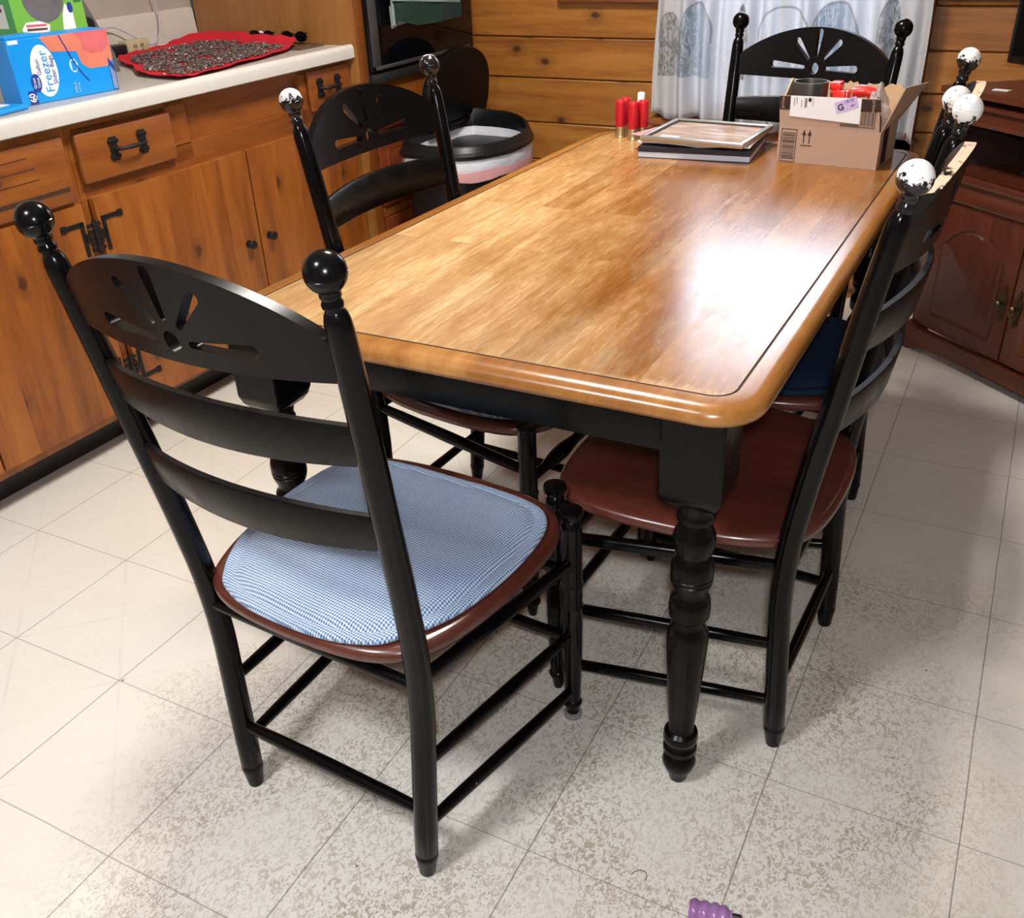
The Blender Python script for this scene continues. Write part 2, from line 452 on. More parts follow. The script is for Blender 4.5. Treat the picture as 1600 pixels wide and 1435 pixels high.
M['counter'] = plain('cream_laminate', (0.62, 0.585, 0.54), 0.3, coat=.2, var=.06)
M['splash'] = plain('backsplash_laminate', (0.52, 0.47, 0.42), 0.45, var=.08)
M['wallpaint'] = plain('cream_wall', (0.38, 0.33, 0.28), 0.7, var=.1)
M['ceil'] = plain('white_ceiling', (0.72, 0.69, 0.64), 0.9, var=.04)
M['iron'] = plain('black_iron', (0.012, 0.011, 0.011), 0.45, metal=.3, bump=.5, bscale=300)
M['brass'] = plain('aged_brass', (0.10, 0.075, 0.04), 0.35, metal=0.9, var=.3)
M['toekick'] = plain('black_toe_kick', (0.012, 0.012, 0.012), 0.4, var=.3)
M['ovenblack'] = plain('oven_black_glass', (0.003, 0.003, 0.004), 0.08, spec=.3)
M['oventrim'] = plain('oven_dark_trim', (0.02, 0.021, 0.023), 0.3, var=.1)
M['ovenmetal'] = plain('oven_grey_edge', (0.11, 0.11, 0.12), 0.35, metal=.6)
M['canblack'] = plain('bin_black_plastic', (0.005, 0.005, 0.006), 0.36, var=.1, spec=.35)
M['canlid'] = plain('bin_lid_plastic', (0.003, 0.003, 0.0032), 0.45, var=.1, spec=.12)
M['tvblack'] = plain('television_black', (0.004, 0.004, 0.004), 0.25)
M['white'] = plain('white_plastic', (0.78, 0.78, 0.77), 0.45)
M['paper'] = plain('white_paper', (0.80, 0.79, 0.80), 0.8, var=.02)
M['pages'] = plain('page_block', (0.60, 0.60, 0.68), 0.8, var=.04)
M['bookblk'] = plain('black_book_cover', (0.018, 0.018, 0.028), 0.45)
M['pinkpaper'] = plain('pink_paper', (0.60, 0.22, 0.24), 0.8)
M['ink'] = plain('black_ink', (0.03, 0.018, 0.016), 0.7)
M['kraft'] = plain('kraft_cardboard', (0.43, 0.285, 0.21), 0.85, var=.05, spec=.2)
M['kraft_in'] = plain('kraft_inside', (0.50, 0.34, 0.20), 0.9, var=.05, spec=.2)
M['tape'] = plain('black_box_tape', (0.035, 0.017, 0.014), 0.45)
M['lilac'] = plain('lilac_sticker', (0.58, 0.45, 0.72), 0.7)
M['shellred'] = plain('red_shell_plastic', (0.52, 0.010, 0.018), 0.35, var=.06)
M['shellbrass'] = plain('shell_brass_base', (0.62, 0.50, 0.30), 0.28, metal=.9)
M['capred'] = plain('bright_red_plastic', (0.80, 0.035, 0.02), 0.3, coat=.3)
M['roll'] = plain('dark_grey_metal', (0.10, 0.092, 0.082), 0.35, metal=.65)
M['toolblk'] = plain('black_rubber_grip', (0.008, 0.009, 0.012), 0.4)
M['silver'] = plain('silver_frame', (0.55, 0.54, 0.50), 0.32, metal=.8)
M['goldside'] = wood('bronze_frame_side', (0.30, 0.15, 0.06), (0.45, 0.26, 0.13), (0.55, 0.36, 0.20), axis=0, rough=.35, coat=.3, island=False)
M['red'] = plain('red_cloth', (0.52, 0.018, 0.032), 0.9, var=.12, spec=.2)
M['beige'] = plain('beige_plastic', (0.52, 0.42, 0.27), 0.5)
M['cordw'] = plain('grey_cord', (0.42, 0.42, 0.46), 0.5)
M['traybr'] = plain('brown_tray', (0.11, 0.055, 0.03), 0.6, var=.2)
M['tissue'] = plain('white_tissue', (0.80, 0.80, 0.80), 0.9)
M['bluebox'] = plain('blue_carton', (0.004, 0.27, 0.74), 0.4, var=.1)
M['navyink'] = plain('navy_print', (0.012, 0.045, 0.26), 0.5)
M['paleblue'] = plain('pale_print', (0.66, 0.76, 0.88), 0.5)
M['salmon'] = plain('salmon_print', (0.72, 0.20, 0.13), 0.5, var=.35)
M['salmon2'] = plain('pink_salmon_print', (0.62, 0.13, 0.14), 0.5, var=.3)
M['greenbox'] = plain('green_carton', (0.17, 0.42, 0.055), 0.45, var=.15)
M['greenside'] = plain('green_carton_side', (0.08, 0.38, 0.11), 0.45, var=.1)
M['greendk'] = plain('dark_green_print', (0.02, 0.17, 0.05), 0.5)
M['innergrey'] = plain('grey_bags_inside', (0.19, 0.175, 0.18), 0.4, metal=.4, var=.5)
M['applgrey'] = plain('grey_appliance', (0.13, 0.12, 0.12), 0.4, var=.2)
M['rubberclear'] = plain('clear_furniture_cup', (0.50, 0.50, 0.48), 0.25, trans=.6)
M['hair'] = plain('dark_thread', (0.10, 0.09, 0.06), .6)
M['liner'] = None

def liner():
    n = NT('white_bin_liner')
    n.set(Base_Color=(0.66, 0.68, 0.74, 1), Roughness=0.38)
    v = n.coords(scale=(1, 1, 3))
    n.color(n.ramp(n.noise(v, 9, 4), [(0.3, (0.52, 0.56, 0.64)), (0.7, (0.72, 0.73, 0.77))]))
    n.bump(n.noise(v, 26, 4, .6, 1.5), 0.5, 0.004)
    return n.m
M['liner'] = liner()
M['linerpink'] = plain('pink_liner_hem', (0.72, 0.36, 0.38), 0.4, var=.15)

def purple():
    n = NT('purple_clear_plastic')
    n.set(Base_Color=(0.42, 0.13, 0.52, 1), Roughness=0.18)
    n.bsdf.inputs['Subsurface Weight'].default_value = 0.0
    n.bsdf.inputs['Transmission Weight'].default_value = 0.35
    v = n.coords(); n.color(n.ramp(n.noise(v, 30, 3), [(.3, (0.36, 0.16, 0.40)), (.7, (0.55, 0.30, 0.60))]))
    return n.m
M['purple'] = purple()

def glass(name, tint=(0.9, 0.93, 0.95), gl=0.08):
    n = NT(name)
    tr = n.add('ShaderNodeBsdfTransparent'); tr.inputs[0].default_value = (*tint, 1)
    g = n.add('ShaderNodeBsdfGlossy'); g.inputs['Roughness'].default_value = 0.03
    fr = n.add('ShaderNodeFresnel'); fr.inputs[0].default_value = 1.45
    v = n.coords(); wav = n.noise(v, 3, 1)
    f = n.math('ADD', fr.outputs[0], n.math('MULTIPLY', wav, gl*.3))
    mx = n.add('ShaderNodeMixShader'); n.link(f, mx.inputs[0]); n.link(tr.outputs[0], mx.inputs[1]); n.link(g.outputs[0], mx.inputs[2])
    n.link(mx.outputs[0], n.out.inputs[0]); return n.m
M['glass'] = glass('clear_glass')
M['plasticbag'] = glass('clear_plastic_bag', (0.72, 0.72, 0.74), 0.9)
def milky():
    n = NT('crinkled_clear_bag'); v = n.coords()
    n.color(n.ramp(n.noise(v, 55, 4, .6, 1.5), [(.3, (.30, .28, .28)), (.7, (.62, .60, .62))])); n.set(Roughness=.25, Alpha=.55)
    n.bump(n.noise(v, 60, 3, .6, 2), .6, .004); return n.m
M['bagcrinkle'] = milky()

def curtain():
    n = NT('printed_curtain')
    v = n.coords()
    x, y, z = n.sep(v)
    qz = n.math('SUBTRACT', n.math('MODULO', n.math('ADD', z, 1.51), 0.44), 0.20)   # print band repeats every 0.44 m
    st = n.add('ShaderNodeMapping'); st.inputs['Scale'].default_value = (3.0, 1, 1); n.link(v, st.inputs['Vector'])
    tree = n.ramp(n.noise(st.outputs[0], 30, 6, 0.8, 1.2), [(0.46, 0.0), (0.55, 1.0)])
    fine = n.ramp(n.noise(st.outputs[0], 44, 4, 0.7, 2.5), [(0.58, 0.0), (0.63, 1.0)])
    low = n.math('GREATER_THAN', qz, -0.13)
    xw = n.math('ADD', x, n.math('MULTIPLY', n.math('SUBTRACT', n.noise(v, 6, 2), .5), .03))
    def arch(cx, w, h):
        qx = n.math('DIVIDE', n.math('SUBTRACT', xw, cx), w)
        e = n.math('ADD', n.math('POWER', n.math('ABSOLUTE', qx), 2.0), n.math('POWER', n.math('DIVIDE', n.math('MAXIMUM', qz, 0.0), h), 2.0))
        return n.math('MULTIPLY', n.math('LESS_THAN', e, 1.0), low), n.math('MULTIPLY', n.math('MULTIPLY', n.math('GREATER_THAN', e, 0.93), n.math('LESS_THAN', e, 1.07)), n.math('GREATER_THAN', qz, -.02))
    col = n.mix(0.0, (0.74, 0.74, 0.77), (0.8, 0.8, 0.8))
    for cx, w_, h_, kind in ((.815, .036, .075, 'dark'), (.915, .060, .105, 'blue'), (1.075, .024, .10, 'dark'), (1.215, .085, .095, 'line'), (1.375, .075, .11, 'blue'), (1.545, .034, .12, 'dark')):
        ins, outl = arch(cx, w_, h_)
        if kind == 'line':
            col = n.mix(n.math('MULTIPLY', n.math('MULTIPLY', ins, fine), .35), col, (0.30, 0.33, 0.38))
        else:
            side = n.ramp(n.math('ADD', n.math('MULTIPLY', n.math('SUBTRACT', cx, xw), 8.0), .5), [(0.2, 0.25), (0.8, 1.0)])
            amt = n.math('MULTIPLY', n.math('MULTIPLY', ins, tree), side if kind == 'blue' else 1.0)
            col = n.mix(n.math('MULTIPLY', amt, 0.92), col, (0.14, 0.22, 0.28) if kind == 'blue' else (0.16, 0.16, 0.16))
            col = n.mix(n.math('MULTIPLY', ins, 0.34), col, (0.45, 0.55, 0.66) if kind == 'blue' else (0.38, 0.38, 0.38))
        col = n.mix(n.math('MULTIPLY', outl, 0.55), col, (0.28, 0.29, 0.32))
    band = n.math('MULTIPLY', n.math('MULTIPLY', fine, low), n.math('LESS_THAN', qz, -0.03))
    col = n.mix(n.math('MULTIPLY', band, .5), col, (0.25, 0.27, 0.30))
    n.color(col); n.set(Roughness=0.9)
    n.bsdf.inputs['Specular IOR Level'].default_value = 0.1
    tl = n.add('ShaderNodeBsdfTranslucent'); n.link(col, tl.inputs[0])
    mx = n.add('ShaderNodeMixShader'); mx.inputs[0].default_value = 0.45
    n.link(n.bsdf.outputs[0], mx.inputs[1]); n.link(tl.outputs[0], mx.inputs[2]); n.link(mx.outputs[0], n.out.inputs[0])
    return n.m
M['curtain'] = curtain()

def photo_print():
    n = NT('faded_landscape_print')
    v = n.coords(scale=(1, 4, 1))
    c = n.ramp(n.noise(v, 7, 5, .6, .6), [(0.3, (0.20, 0.12, 0.09)), (0.5, (0.36, 0.24, 0.18)), (0.66, (0.52, 0.42, 0.36))])
    n.color(c); n.set(Roughness=0.22); n.bsdf.inputs['Specular IOR Level'].default_value = .35
    return n.m
M['print'] = photo_print()

def towel():
    n = NT('green_towel')
    v = n.coords(); n.color(n.ramp(n.noise(v, 60, 3), [(0.3, (0.004, 0.022, 0.018)), (0.7, (0.010, 0.042, 0.033))]))
    n.set(Roughness=0.95); n.bump(n.noise(v, 400, 2), .6, .002); return n.m
M['towel'] = towel()
M['towelw'] = plain('white_towel_band', (0.26, 0.30, 0.31), 0.95)

def bits():
    n = NT('grey_metal_bits')
    g = n.add('ShaderNodeNewGeometry')
    n.color(n.ramp(g.outputs['Random Per Island'], [(0.0, (0.05, 0.045, 0.042)), (0.6, (0.19, 0.175, 0.16)), (0.93, (0.30, 0.27, 0.25)), (1.0, (0.75, 0.75, 0.75))]))
    n.set(Roughness=0.35, Metallic=0.55); return n.m
M['bits'] = bits()
M['lampglow'] = plain('lamp_diffuser', (0.8, 0.8, 0.8), 0.5, emit=(1.0, 0.93, 0.84), es=6)

# ------------------------------------------------------------------ text
def text(name, body, size, X, Y, O, mat, parent, depth=0.0002, align='CENTER', sx=1.0, bold=0.0):
    """flat lettering: origin O, baseline direction X, up direction Y"""
    cu = bpy.data.curves.new(name, 'FONT'); cu.body = body; cu.size = size; cu.align_x = align; cu.align_y = 'CENTER'
    cu.extrude = depth; cu.offset = bold; cu.resolution_u = 3
    t = bpy.data.objects.new(name, cu); COL.objects.link(t)
    dg = bpy.context.evaluated_depsgraph_get()
    me = bpy.data.meshes.new_from_object(t.evaluated_get(dg))
    bpy.data.objects.remove(t, do_unlink=True)
    X = Vector(X).normalized(); Y = Vector(Y).normalized(); Z = X.cross(Y)
    R = Matrix((X, Y, Z)).transposed().to_4x4()
    me.transform(Matrix.Translation(Vector(O)+Z*0.0004) @ R @ Matrix.Diagonal((sx, 1, 1, 1)))
    me.materials.clear(); me.materials.append(mat)
    return link(name, me, parent)

class Face:
    """2D frame on a surface for printed marks; pieces collect as thin plates"""
    def __init__(s, O, X, Y):
        s.O = Vector(O); s.X = Vector(X).normalized(); s.Y = Vector(Y).normalized(); s.Z = s.X.cross(s.Y)
    def P(s, x, y, h=0.0): return s.O+s.X*x+s.Y*y+s.Z*h
    def plate(s, mb, poly, h0=0.0001, h1=0.0005):
        mb.rings([[s.P(x, y, h0) for x, y in poly], [s.P(x, y, h1) for x, y in poly]])
    def rect(s, mb, x0, x1, y0, y1, h0=0.0001, h1=0.0005):
        s.plate(mb, [(x0, y0), (x1, y0), (x1, y1), (x0, y1)], h0, h1)
    def frame(s, mb, x0, x1, y0, y1, t, h0=.0001, h1=.0005):
        s.rect(mb, x0, x1, y0, y0+t, h0, h1); s.rect(mb, x0, x1, y1-t, y1, h0, h1)
        s.rect(mb, x0, x0+t, y0+t, y1-t, h0, h1); s.rect(mb, x1-t, x1, y0+t, y1-t, h0, h1)

# ------------------------------------------------------------------ room shell
WB = 2.34          # back wall face
ZC = 2.42
def struct(name, mb, mats, **k):
    o = mb.build(name, mats, **k); o['kind'] = 'structure'; return o
mb = MB(); mb.box(-1.2, 3.9, -3.2, WB+.2, -0.06, 0.0); struct('floor', mb, M['floor'])
mb = MB(); mb.box(-1.2, 3.9, -3.2, WB+.2, ZC, ZC+.06); struct('ceiling', mb, M['ceil'])
# back wall: framing behind, horizontal pine boards, opening for the window
WX0, WX1, WZ0, WZ1 = 0.86, 1.60, 0.66, 1.95
CAX = -0.02
mb = MB()
def boards(mb, x0, x1, zs, y0=WB, th=0.022, gap=0.004):
    for z0, z1 in zip(zs, zs[1:]):
        mb.box(x0, x1, y0, y0+th, z0+gap/2, z1-gap/2, bev=0.0035, seg=1)
zsl = [0.0, 0.135, 0.27, 0.415, 0.558, 0.722, 0.868, 1.025, 1.18, 1.335, 1.49, 1.645, 1.80, 1.955, 2.11, 2.265, ZC]
zsr = [0.0, 0.12, 0.25, 0.38, 0.51, 0.60, 0.722, 0.851, 0.985, 1.12, 1.25, 1.38, 1.51, 1.64, 1.77, 1.90, 2.03, 2.16, 2.29, ZC]
boards(mb, -0.12, 0.775, zsl)
boards(mb, 1.66, 3.9, zsr)
low = [z for z in zsl if z < 0.6]+[0.60]
boards(mb, 0.78, 1.655, low)
boards(mb, 0.78, 1.655, [1.98, 2.11, 2.265, ZC])
mb.box(-1.2, WX0, WB+.022, WB+.12, 0, ZC); mb.box(WX1, 3.9, WB+.022, WB+.12, 0, ZC)
mb.box(WX0, WX1, WB+.022, WB+.12, 0, WZ0); mb.box(WX0, WX1, WB+.022, WB+.12, WZ1, ZC)
struct('wall_back', mb, M['pine_x'])
# casings
mb = MB(); mb.box(0.777, 0.865, WB-.018, WB+.02, 0.60, 2.0, bev=.004); struct('trim_1', mb, M['trimwood'])
mb = MB(); mb.box(1.585, 1.662, WB-.030, WB+.02, 0.03, 2.0, bev=.004); struct('trim_2', mb, M['trimwood'])
mb = MB(); mb.box(0.777, 1.662, WB-.018, WB+.02, 2.0, 2.08, bev=.004); struct('trim_3', mb, M['trimwood'])
mb = MB(); mb.box(1.664, 3.2, WB-.012, WB, 0.985, 1.02, bev=.004); mb.box(1.664, 3.2, WB-.02, WB, 1.0, 1.012, bev=.003); struct('trim_4', mb, M['trimwood'])
# small ledge rail high on the left boards
mb = MB(); mb.box(0.37, 0.765, WB-.03, WB, 0.991, 1.02, bev=.003); struct('trim_5', mb, M['sillwood'])
# window with sill
mb = MB()
mb.box(WX0, WX0+.035, WB+.01, WB+.07, WZ0, WZ1, bev=.003); mb.box(WX1-.035, WX1, WB+.01, WB+.07, WZ0, WZ1, bev=.003)
mb.box(WX0+.035, WX1-.035, WB+.01, WB+.07, WZ0, WZ0+.04, bev=.003); mb.box(WX0+.035, WX1-.035, WB+.01, WB+.07, WZ1-.04, WZ1, bev=.003)
mb.box(WX0+.035, WX1-.035, WB+.02, WB+.06, 1.28, 1.32, bev=.003)
win = struct('window_1', mb, M['white'])
mb = MB(); mb.box(WX0+.03, WX1-.03, WB+.038, WB+.044, WZ0+.03, WZ1-.03); mb.build('window_pane', M['glass'], win)
mb = MB(); mb.box(0.745, 1.645, WB-.065, WB+.03, 0.585, 0.612, bev=.008, seg=3); mb.box(0.77, 1.665, WB-.03, WB+.002, 0.53, 0.585, bev=.005); mb.build('window_sill', M['sillwood'], win)
# right, front walls
mb = MB(); mb.box(3.9, 3.98, -3.2, WB+.2, 0, ZC); struct('wall_right', mb, M['wallpaint'])
mb = MB(); mb.box(-1.2, 3.9, -3.28, -3.2, 0, ZC); struct('wall_front', mb, M['wallpaint'])

# ------------------------------------------------------------------ kitchen wall frame of reference
cey = Vector((.035, 1, 0)).normalized(); cex = Vector((cey.y, -cey.x, 0))
CAB = Matrix.Translation((-.125, 0, 0)) @ Matrix((cex, cey, Vector((0, 0, 1)))).transposed().to_4x4()
CYAW = math.atan2(cex.y, cex.x)
def cthing(name, label, cat, y, x=0.0, z=0.0, group=None, rz=0.0):
    return thing(name, label, cat, CAB @ Vector((x, y, z)), CYAW+rz, group)
mb = MB(); mb.box(-.76, -.68, -3.2, 2.5, 0, ZC); w = struct('wall_left', mb, M['wallpaint'], M=CAB)

def panel_drawer(mb, x, y0, y1, z0, z1, t=.018):
    mb.box(x, x+t, y0, y1, z0, z1, bev=.006, seg=3)
def pull_handle(parent, x, yc, zc, half=.047):
    mb = MB()
    for s in (-1, 1):
        mb.box(x, x+.004, yc+s*half-.012, yc+s*half+.012, zc-.030, zc+.030, bev=.0015)
        mb.box(x, x+.006, yc+s*half-.016, yc+s*half+.016, zc+.014, zc+.024, bev=.002)
        mb.box(x, x+.006, yc+s*half-.016, yc+s*half+.016, zc-.024, zc-.014, bev=.002)
    pts = [(x+.003, yc-half, zc), (x+.020, yc-half+.006, zc), (x+.026, yc-half+.020, zc), (x+.027, yc, zc), (x+.026, yc+half-.020, zc), (x+.020, yc+half-.006, zc), (x+.003, yc+half, zc)]
    mb.tube(pts, [.005, .0055, .005, .006, .005, .0055, .005], n=10)
    return mb.build('handle', M['iron'], parent)
def knob(parent, x, y, z, r=.014, mat='iron', name='knob'):
    mb = MB()
    R = Matrix.Translation((x, y, z)) @ Matrix.Rotation(PI/2, 4, 'Y')
    mb.lathe([(0, r*.9), (.002, r*.9), (.004, r*.45), (.010, r*.4), (.014, r*.85), (.019, r), (.024, r*.85), (.027, r*.4)], 18, R)
    return mb.build(name, M[mat], parent)
def hinge(parent, x, y, z, flip=1, both=True):
    """black wrought L hinge: barrel with wavy leaves and two L straps"""
    mb = MB()
    for k in range(5):
        mb.box(x, x+.005, y-.021, y+.021, z-.038+k*.0155, z-.038+k*.0155+.011, bev=.002)
    mb.tube([(x+.006, y, z-.042), (x+.006, y, z+.042)], .006, n=10)
    for s in (-1, 1):
        mb.box(x, x+.003, y+s*.034-.006, y+s*.034+.006, z-.045, z+.045, bev=.001)
        a, b = sorted((y+s*.034-.006*s, y+s*.088))
        zz = z+.039*flip
        mb.box(x, x+.003, a, b, zz-.006, zz+.006, bev=.001)
        mb.box(x, x+.0035, y+s*.088-.008, y+s*.088+.008, zz-.009, zz+.009, bev=.003)
        mb.box(x+.0, x+.003, min(y+s*.018, y+s*.034), max(y+s*.018, y+s*.034), z-.012, z+.012, bev=.001)
    return mb.build('hinge', M['iron'], parent)

def door_leaf(parent, y0, y1, z0, z1, x=0.0, t=.018, n=5):
    """slab door glued from vertical pine boards, lipped edge"""
    mb = MB()
    w = (y1-y0)/n
    for k in range(n):
        mb.box(x, x+t, y0+k*w, y0+(k+1)*w, z0, z1)
    bm = mb.bm
    o = mb.build('door', M['pine_z'], parent)
    return o

# --- left base cabinet
c1 = cthing('base_cabinet', 'pine base cabinet at the left picture edge, with a three-groove drawer front over one door', 'cabinet', 0.0)
FT = .020
mb = MB()
mb.box(-.56, -.021, -1.2, .459, .10, .885)
mb.mi = 0
mb.box(-FT, 0, .445, .4595, .10, .885)           # stile
mb.box(-FT, 0, -1.2, .445, .860, .885)
mb.box(-FT, 0, -1.2, .445, .69, .712)
mb.box(-FT, 0, -1.2, .445, .10, .128)
mb.build('cabinet_body', M['pine_z'], c1)
mb = MB(); mb.box(-.56, -.095, -1.2, .459, 0.0, .10); mb.box(-.095, -.088, -1.2, .459, 0, .095, bev=.002); mb.build('toe_kick', M['toekick'], c1)
mb = MB()
mb.box(0, .018, -.30, .441, .703, .862, bev=.005, seg=3)
d = mb.build('drawer_front', M['pine_y'], c1)
mb = MB()
for k, (zz, ye, t) in enumerate(((.833, .33, .0012), (.806, .345, .0012), (.779, .35, .0012), (.738, .425, .0055))):
    mb.box(.0165, .0183, -.28, ye, zz-t, zz+t)
mb.build('groove', M['groove'], d)
dA = door_leaf(c1, .036, .445, .128, .694, n=4)
dA2 = door_leaf(c1, -.45, .030, .128, .694, n=4)
hinge(c1, .018, .463, .608); hinge(c1, .018, .466, .231, flip=-1)

# --- middle base cabinet
c2 = cthing('base_cabinet', 'long pine base cabinet with two slab doors and two iron-handled drawers beside the oven tower', 'cabinet', 0.0)
mb = MB()
mb.box(-.56, -.021, .4605, 1.582, .10, .885)
mb.box(-FT, 0, .4605, .478, .10, .885)
mb.box(-FT, 0, .787, .858, .72, .885); mb.box(-FT, 0, 1.338, 1.372, .72, .885)
mb.box(-FT, 0, .478, 1.582, .868, .885)
mb.box(-FT, 0, .478, 1.582, .695, .765)
mb.box(-FT, 0, 1.02, 1.056, .10, .695); mb.box(-FT, 0, .478, 1.582, .10, .128)
mb.box(-FT, -.012, .858, 1.338, .765, .868)      # recessed false front
mb.build('cabinet_body', M['pine_y'], c2)
mb = MB(); mb.box(-.56, -.095, .4605, 1.582, 0.0, .10); mb.box(-.095, -.088, .4605, 1.582, 0, .095, bev=.002); mb.build('toe_kick', M['toekick'], c2)
mb = MB(); panel_drawer(mb, 0, .476, .788, .735, .858); dr = mb.build('drawer_front', M['pine_y'], c2); pull_handle(dr, .018, .629, .804)
mb = MB(); panel_drawer(mb, 0, 1.371, 1.578, .752, .874); dr = mb.build('drawer_front', M['pine_y'], c2); pull_handle(dr, .018, 1.462, .820, .045)
d1 = door_leaf(c2, .482, 1.040, .118, .700, n=5); knob(d1, .018, .989, .431)
d2 = door_leaf(c2, 1.046, 1.578, .118, .700, n=5); knob(d2, .018, 1.083, .433)

# --- countertop with backsplash
ct = cthing('countertop', 'cream laminate countertop with raised front lip over the pine cabinets', 'countertop', 0.0)
prof = [(-.655, .887), (.036, .887), (.0405, .890), (.0415, .915), (.039, .924), (.034, .929), (.026, .931), (.016, .929), (.004, .926), (-.655, .926)]
mb = MB()
mb.rings([[Vector((x, y, z)) for x, z in prof] for y in (-1.2, 1.585)])
mb.build('countertop_slab', M['counter'], ct)
mb = MB()
prof = [(-.68, .887), (-.6555, .887), (-.655, .935), (-.662, 1.028), (-.668, 1.036), (-.68, 1.036)]
mb.rings([[Vector((x, y, z)) for x, z in prof] for y in (-1.2, 1.585)])
mb.build('backsplash', M['splash'], ct)
mb = MB()
prof = [(-.68, 1.06), (-.60, 1.075), (-.598, 1.085), (-.68, 1.085)]
tag(mb.build('window_ledge', M['splash'], ct) if False else bpy.data.objects.new('x', None), None)
if bpy.data.objects.get('x'): bpy.data.objects.remove(bpy.data.objects['x'])

# --- oven tower
tw = cthing('oven_cabinet', 'tall pine tower cabinet that houses the black wall oven', 'cabinet', 0.0)
mb = MB(); mb.box(-.655, .040, 1.588, 1.606, 0, 2.1); mb.build('side_panel', M['ply_z'], tw)
mb = MB()
mb.box(.018, .042, 1.600, 1.650, 0.10, 2.1, bev=.002); mb.box(.018, .040, 2.295, 2.34, 0.10, 2.1, bev=.002)
mb.box(.018, .039, 1.650, 2.295, .70, .80)
mb.box(.018, .039, 1.650, 2.295, .10, .14); mb.box(.018, .039, 1.650, 2.295, .612, .64); mb.box(.018, .039, 1.650, 2.295, .335, .372)
mb.build('face_frame', M['pine_z'], tw)
mb = MB(); mb.box(-.65, .020, 1.607, 2.34, .10, .79); mb.box(-.65, -.59, 1.607, 2.34, .79, 2.1); mb.build('cabinet_body', M['pine_dark'], tw)
mb = MB(); mb.box(-.60, -.03, 1.590, 2.34, 0, .10); mb.build('toe_kick', M['toekick'], tw)
for z0, z1 in ((.372, .612), (.640, .700), (.14, .335)):
    mb = MB()
    if z1-z0 > .1:
        mb.box(.020, .048, 1.66, 2.29, z0+.004, z1-.004, bev=.003)
        mb.box(.048, .056, 1.70, 2.25, z0+.04, z1-.04, bev=.0075, seg=2)
    else:
        mb.box(.020, .050, 1.66, 2.29, z0, z1, bev=.006)
    mb.build('drawer_front', M['pine_dark'], tw)
# --- oven
ov = cthing('wall_oven', 'black glass wall oven built into the pine tower', 'oven', 0.0)
mb = MB(); mb.box(-.55, .044, 1.652, 2.293, .806, 1.60); mb.build('oven_body', M['oventrim'], ov)
mb = MB()
mb.box(.044, .066, 1.645, 2.30, .83, 1.42, bev=.012, seg=3); mb.build('oven_door', M['ovenblack'], ov)
mb = MB(); mb.box(.066, .069, 1.645, 1.69, .85, 1.42, bev=.001); mb.box(.067, .070, 1.66, 2.26, .838, .850, bev=.001); mb.build('door_trim', M['ovenmetal'], ov)
mb = MB(); mb.box(.044, .060, 1.652, 2.293, .795, .826, bev=.003); mb.build('vent_strip', M['oventrim'], ov)
mb = MB(); mb.tube([(.07, 1.70, 1.34), (.11, 1.71, 1.34), (.112, 1.95, 1.34), (.11, 2.22, 1.34), (.07, 2.23, 1.34)], .011, n=12); mb.build('oven_handle', M['ovenmetal'], ov)
# towel over the handle
tt = cthing('dish_towel', 'dark green dish towel with white hem hanging on the oven door', 'towel', 0.0)
def cloth_strip(y0, y1, z0, z1, x, amp, sag, th=.004, nu=28, nv=12):
    mb = MB()
    def f(u, v, o):
        y = lerp(y0, y1, u); z = lerp(z0(u), z1(u), v)
        return Vector((x+amp*math.sin(u*11+1)*(1-v*.6)+o, y, z))
    fr = [[mb.bm.verts.new(f(i/nu, j/nv, 0)) for j in range(nv+1)] for i in range(nu+1)]
    bk = [[mb.bm.verts.new(f(i/nu, j/nv, -th)) for j in range(nv+1)] for i in range(nu+1)]
    for i in range(nu):
        for j in range(nv):
            mb.bm.faces.new((fr[i][j], fr[i+1][j], fr[i+1][j+1], fr[i][j+1]))
            mb.bm.faces.new((bk[i][j], bk[i][j+1], bk[i+1][j+1], bk[i+1][j]))
    for i in range(nu):
        mb.bm.faces.new((fr[i][0], bk[i][0], bk[i+1][0], fr[i+1][0])); mb.bm.faces.new((fr[i][nv], fr[i+1][nv], bk[i+1][nv], bk[i][nv]))
    for j in range(nv):
        mb.bm.faces.new((fr[0][j], fr[0][j+1], bk[0][j+1], bk[0][j])); mb.bm.faces.new((fr[nu][j], bk[nu][j], bk[nu][j+1], fr[nu][j+1]))
    return mb
mb = cloth_strip(1.752, 2.165, lambda u: lerp(.985, .955, min(1, u*3)), lambda u: lerp(1.045, 1.003, u), .102, .005, 0); mb.build('towel_green', M['towel'], tt)
mb = cloth_strip(1.735, 2.16, lambda u: lerp(1.046, 1.004, u), lambda u: lerp(1.066, 1.012, u), .104, .005, 0); mb.build('hem_band', M['towelw'], tt)
mb = cloth_strip(1.735, 2.15, lambda u: lerp(1.067, 1.013, u), lambda u: 1.352, .103, .006, 0); mb.build('towel_upper', M['towel'], tt)
mb = cloth_strip(1.735, 1.87, lambda u: lerp(.962, .975, u), lambda u: lerp(1.03, .978, u), .092, .004, 0); mb.build('towel_corner', M['towelw'], tt)
mb = cloth_strip(1.733, 1.752, lambda u: .97, lambda u: 1.352, .100, .003, 0, nu=4); mb.build('side_hem', M['towelw'], tt)

# ------------------------------------------------------------------ things on the counter
CZ = .9265
# blue freezer bag carton
bb = cthing('bag_carton', 'blue and salmon carton of freezer slider bags on the counter, at the left picture edge', 'box', 0, group=None)
ax, ay = -.086, .432; bx2, by2 = -.054, .703
bb.location = CAB @ Vector((ax, ay, CZ)); yaw = math.atan2(by2-ay, bx2-ax)
bb.rotation_euler = (0, 0, CYAW+yaw)
bb.rotation_euler = (0, rad(0), CYAW+yaw)
W, H, D = .272, .149, .085
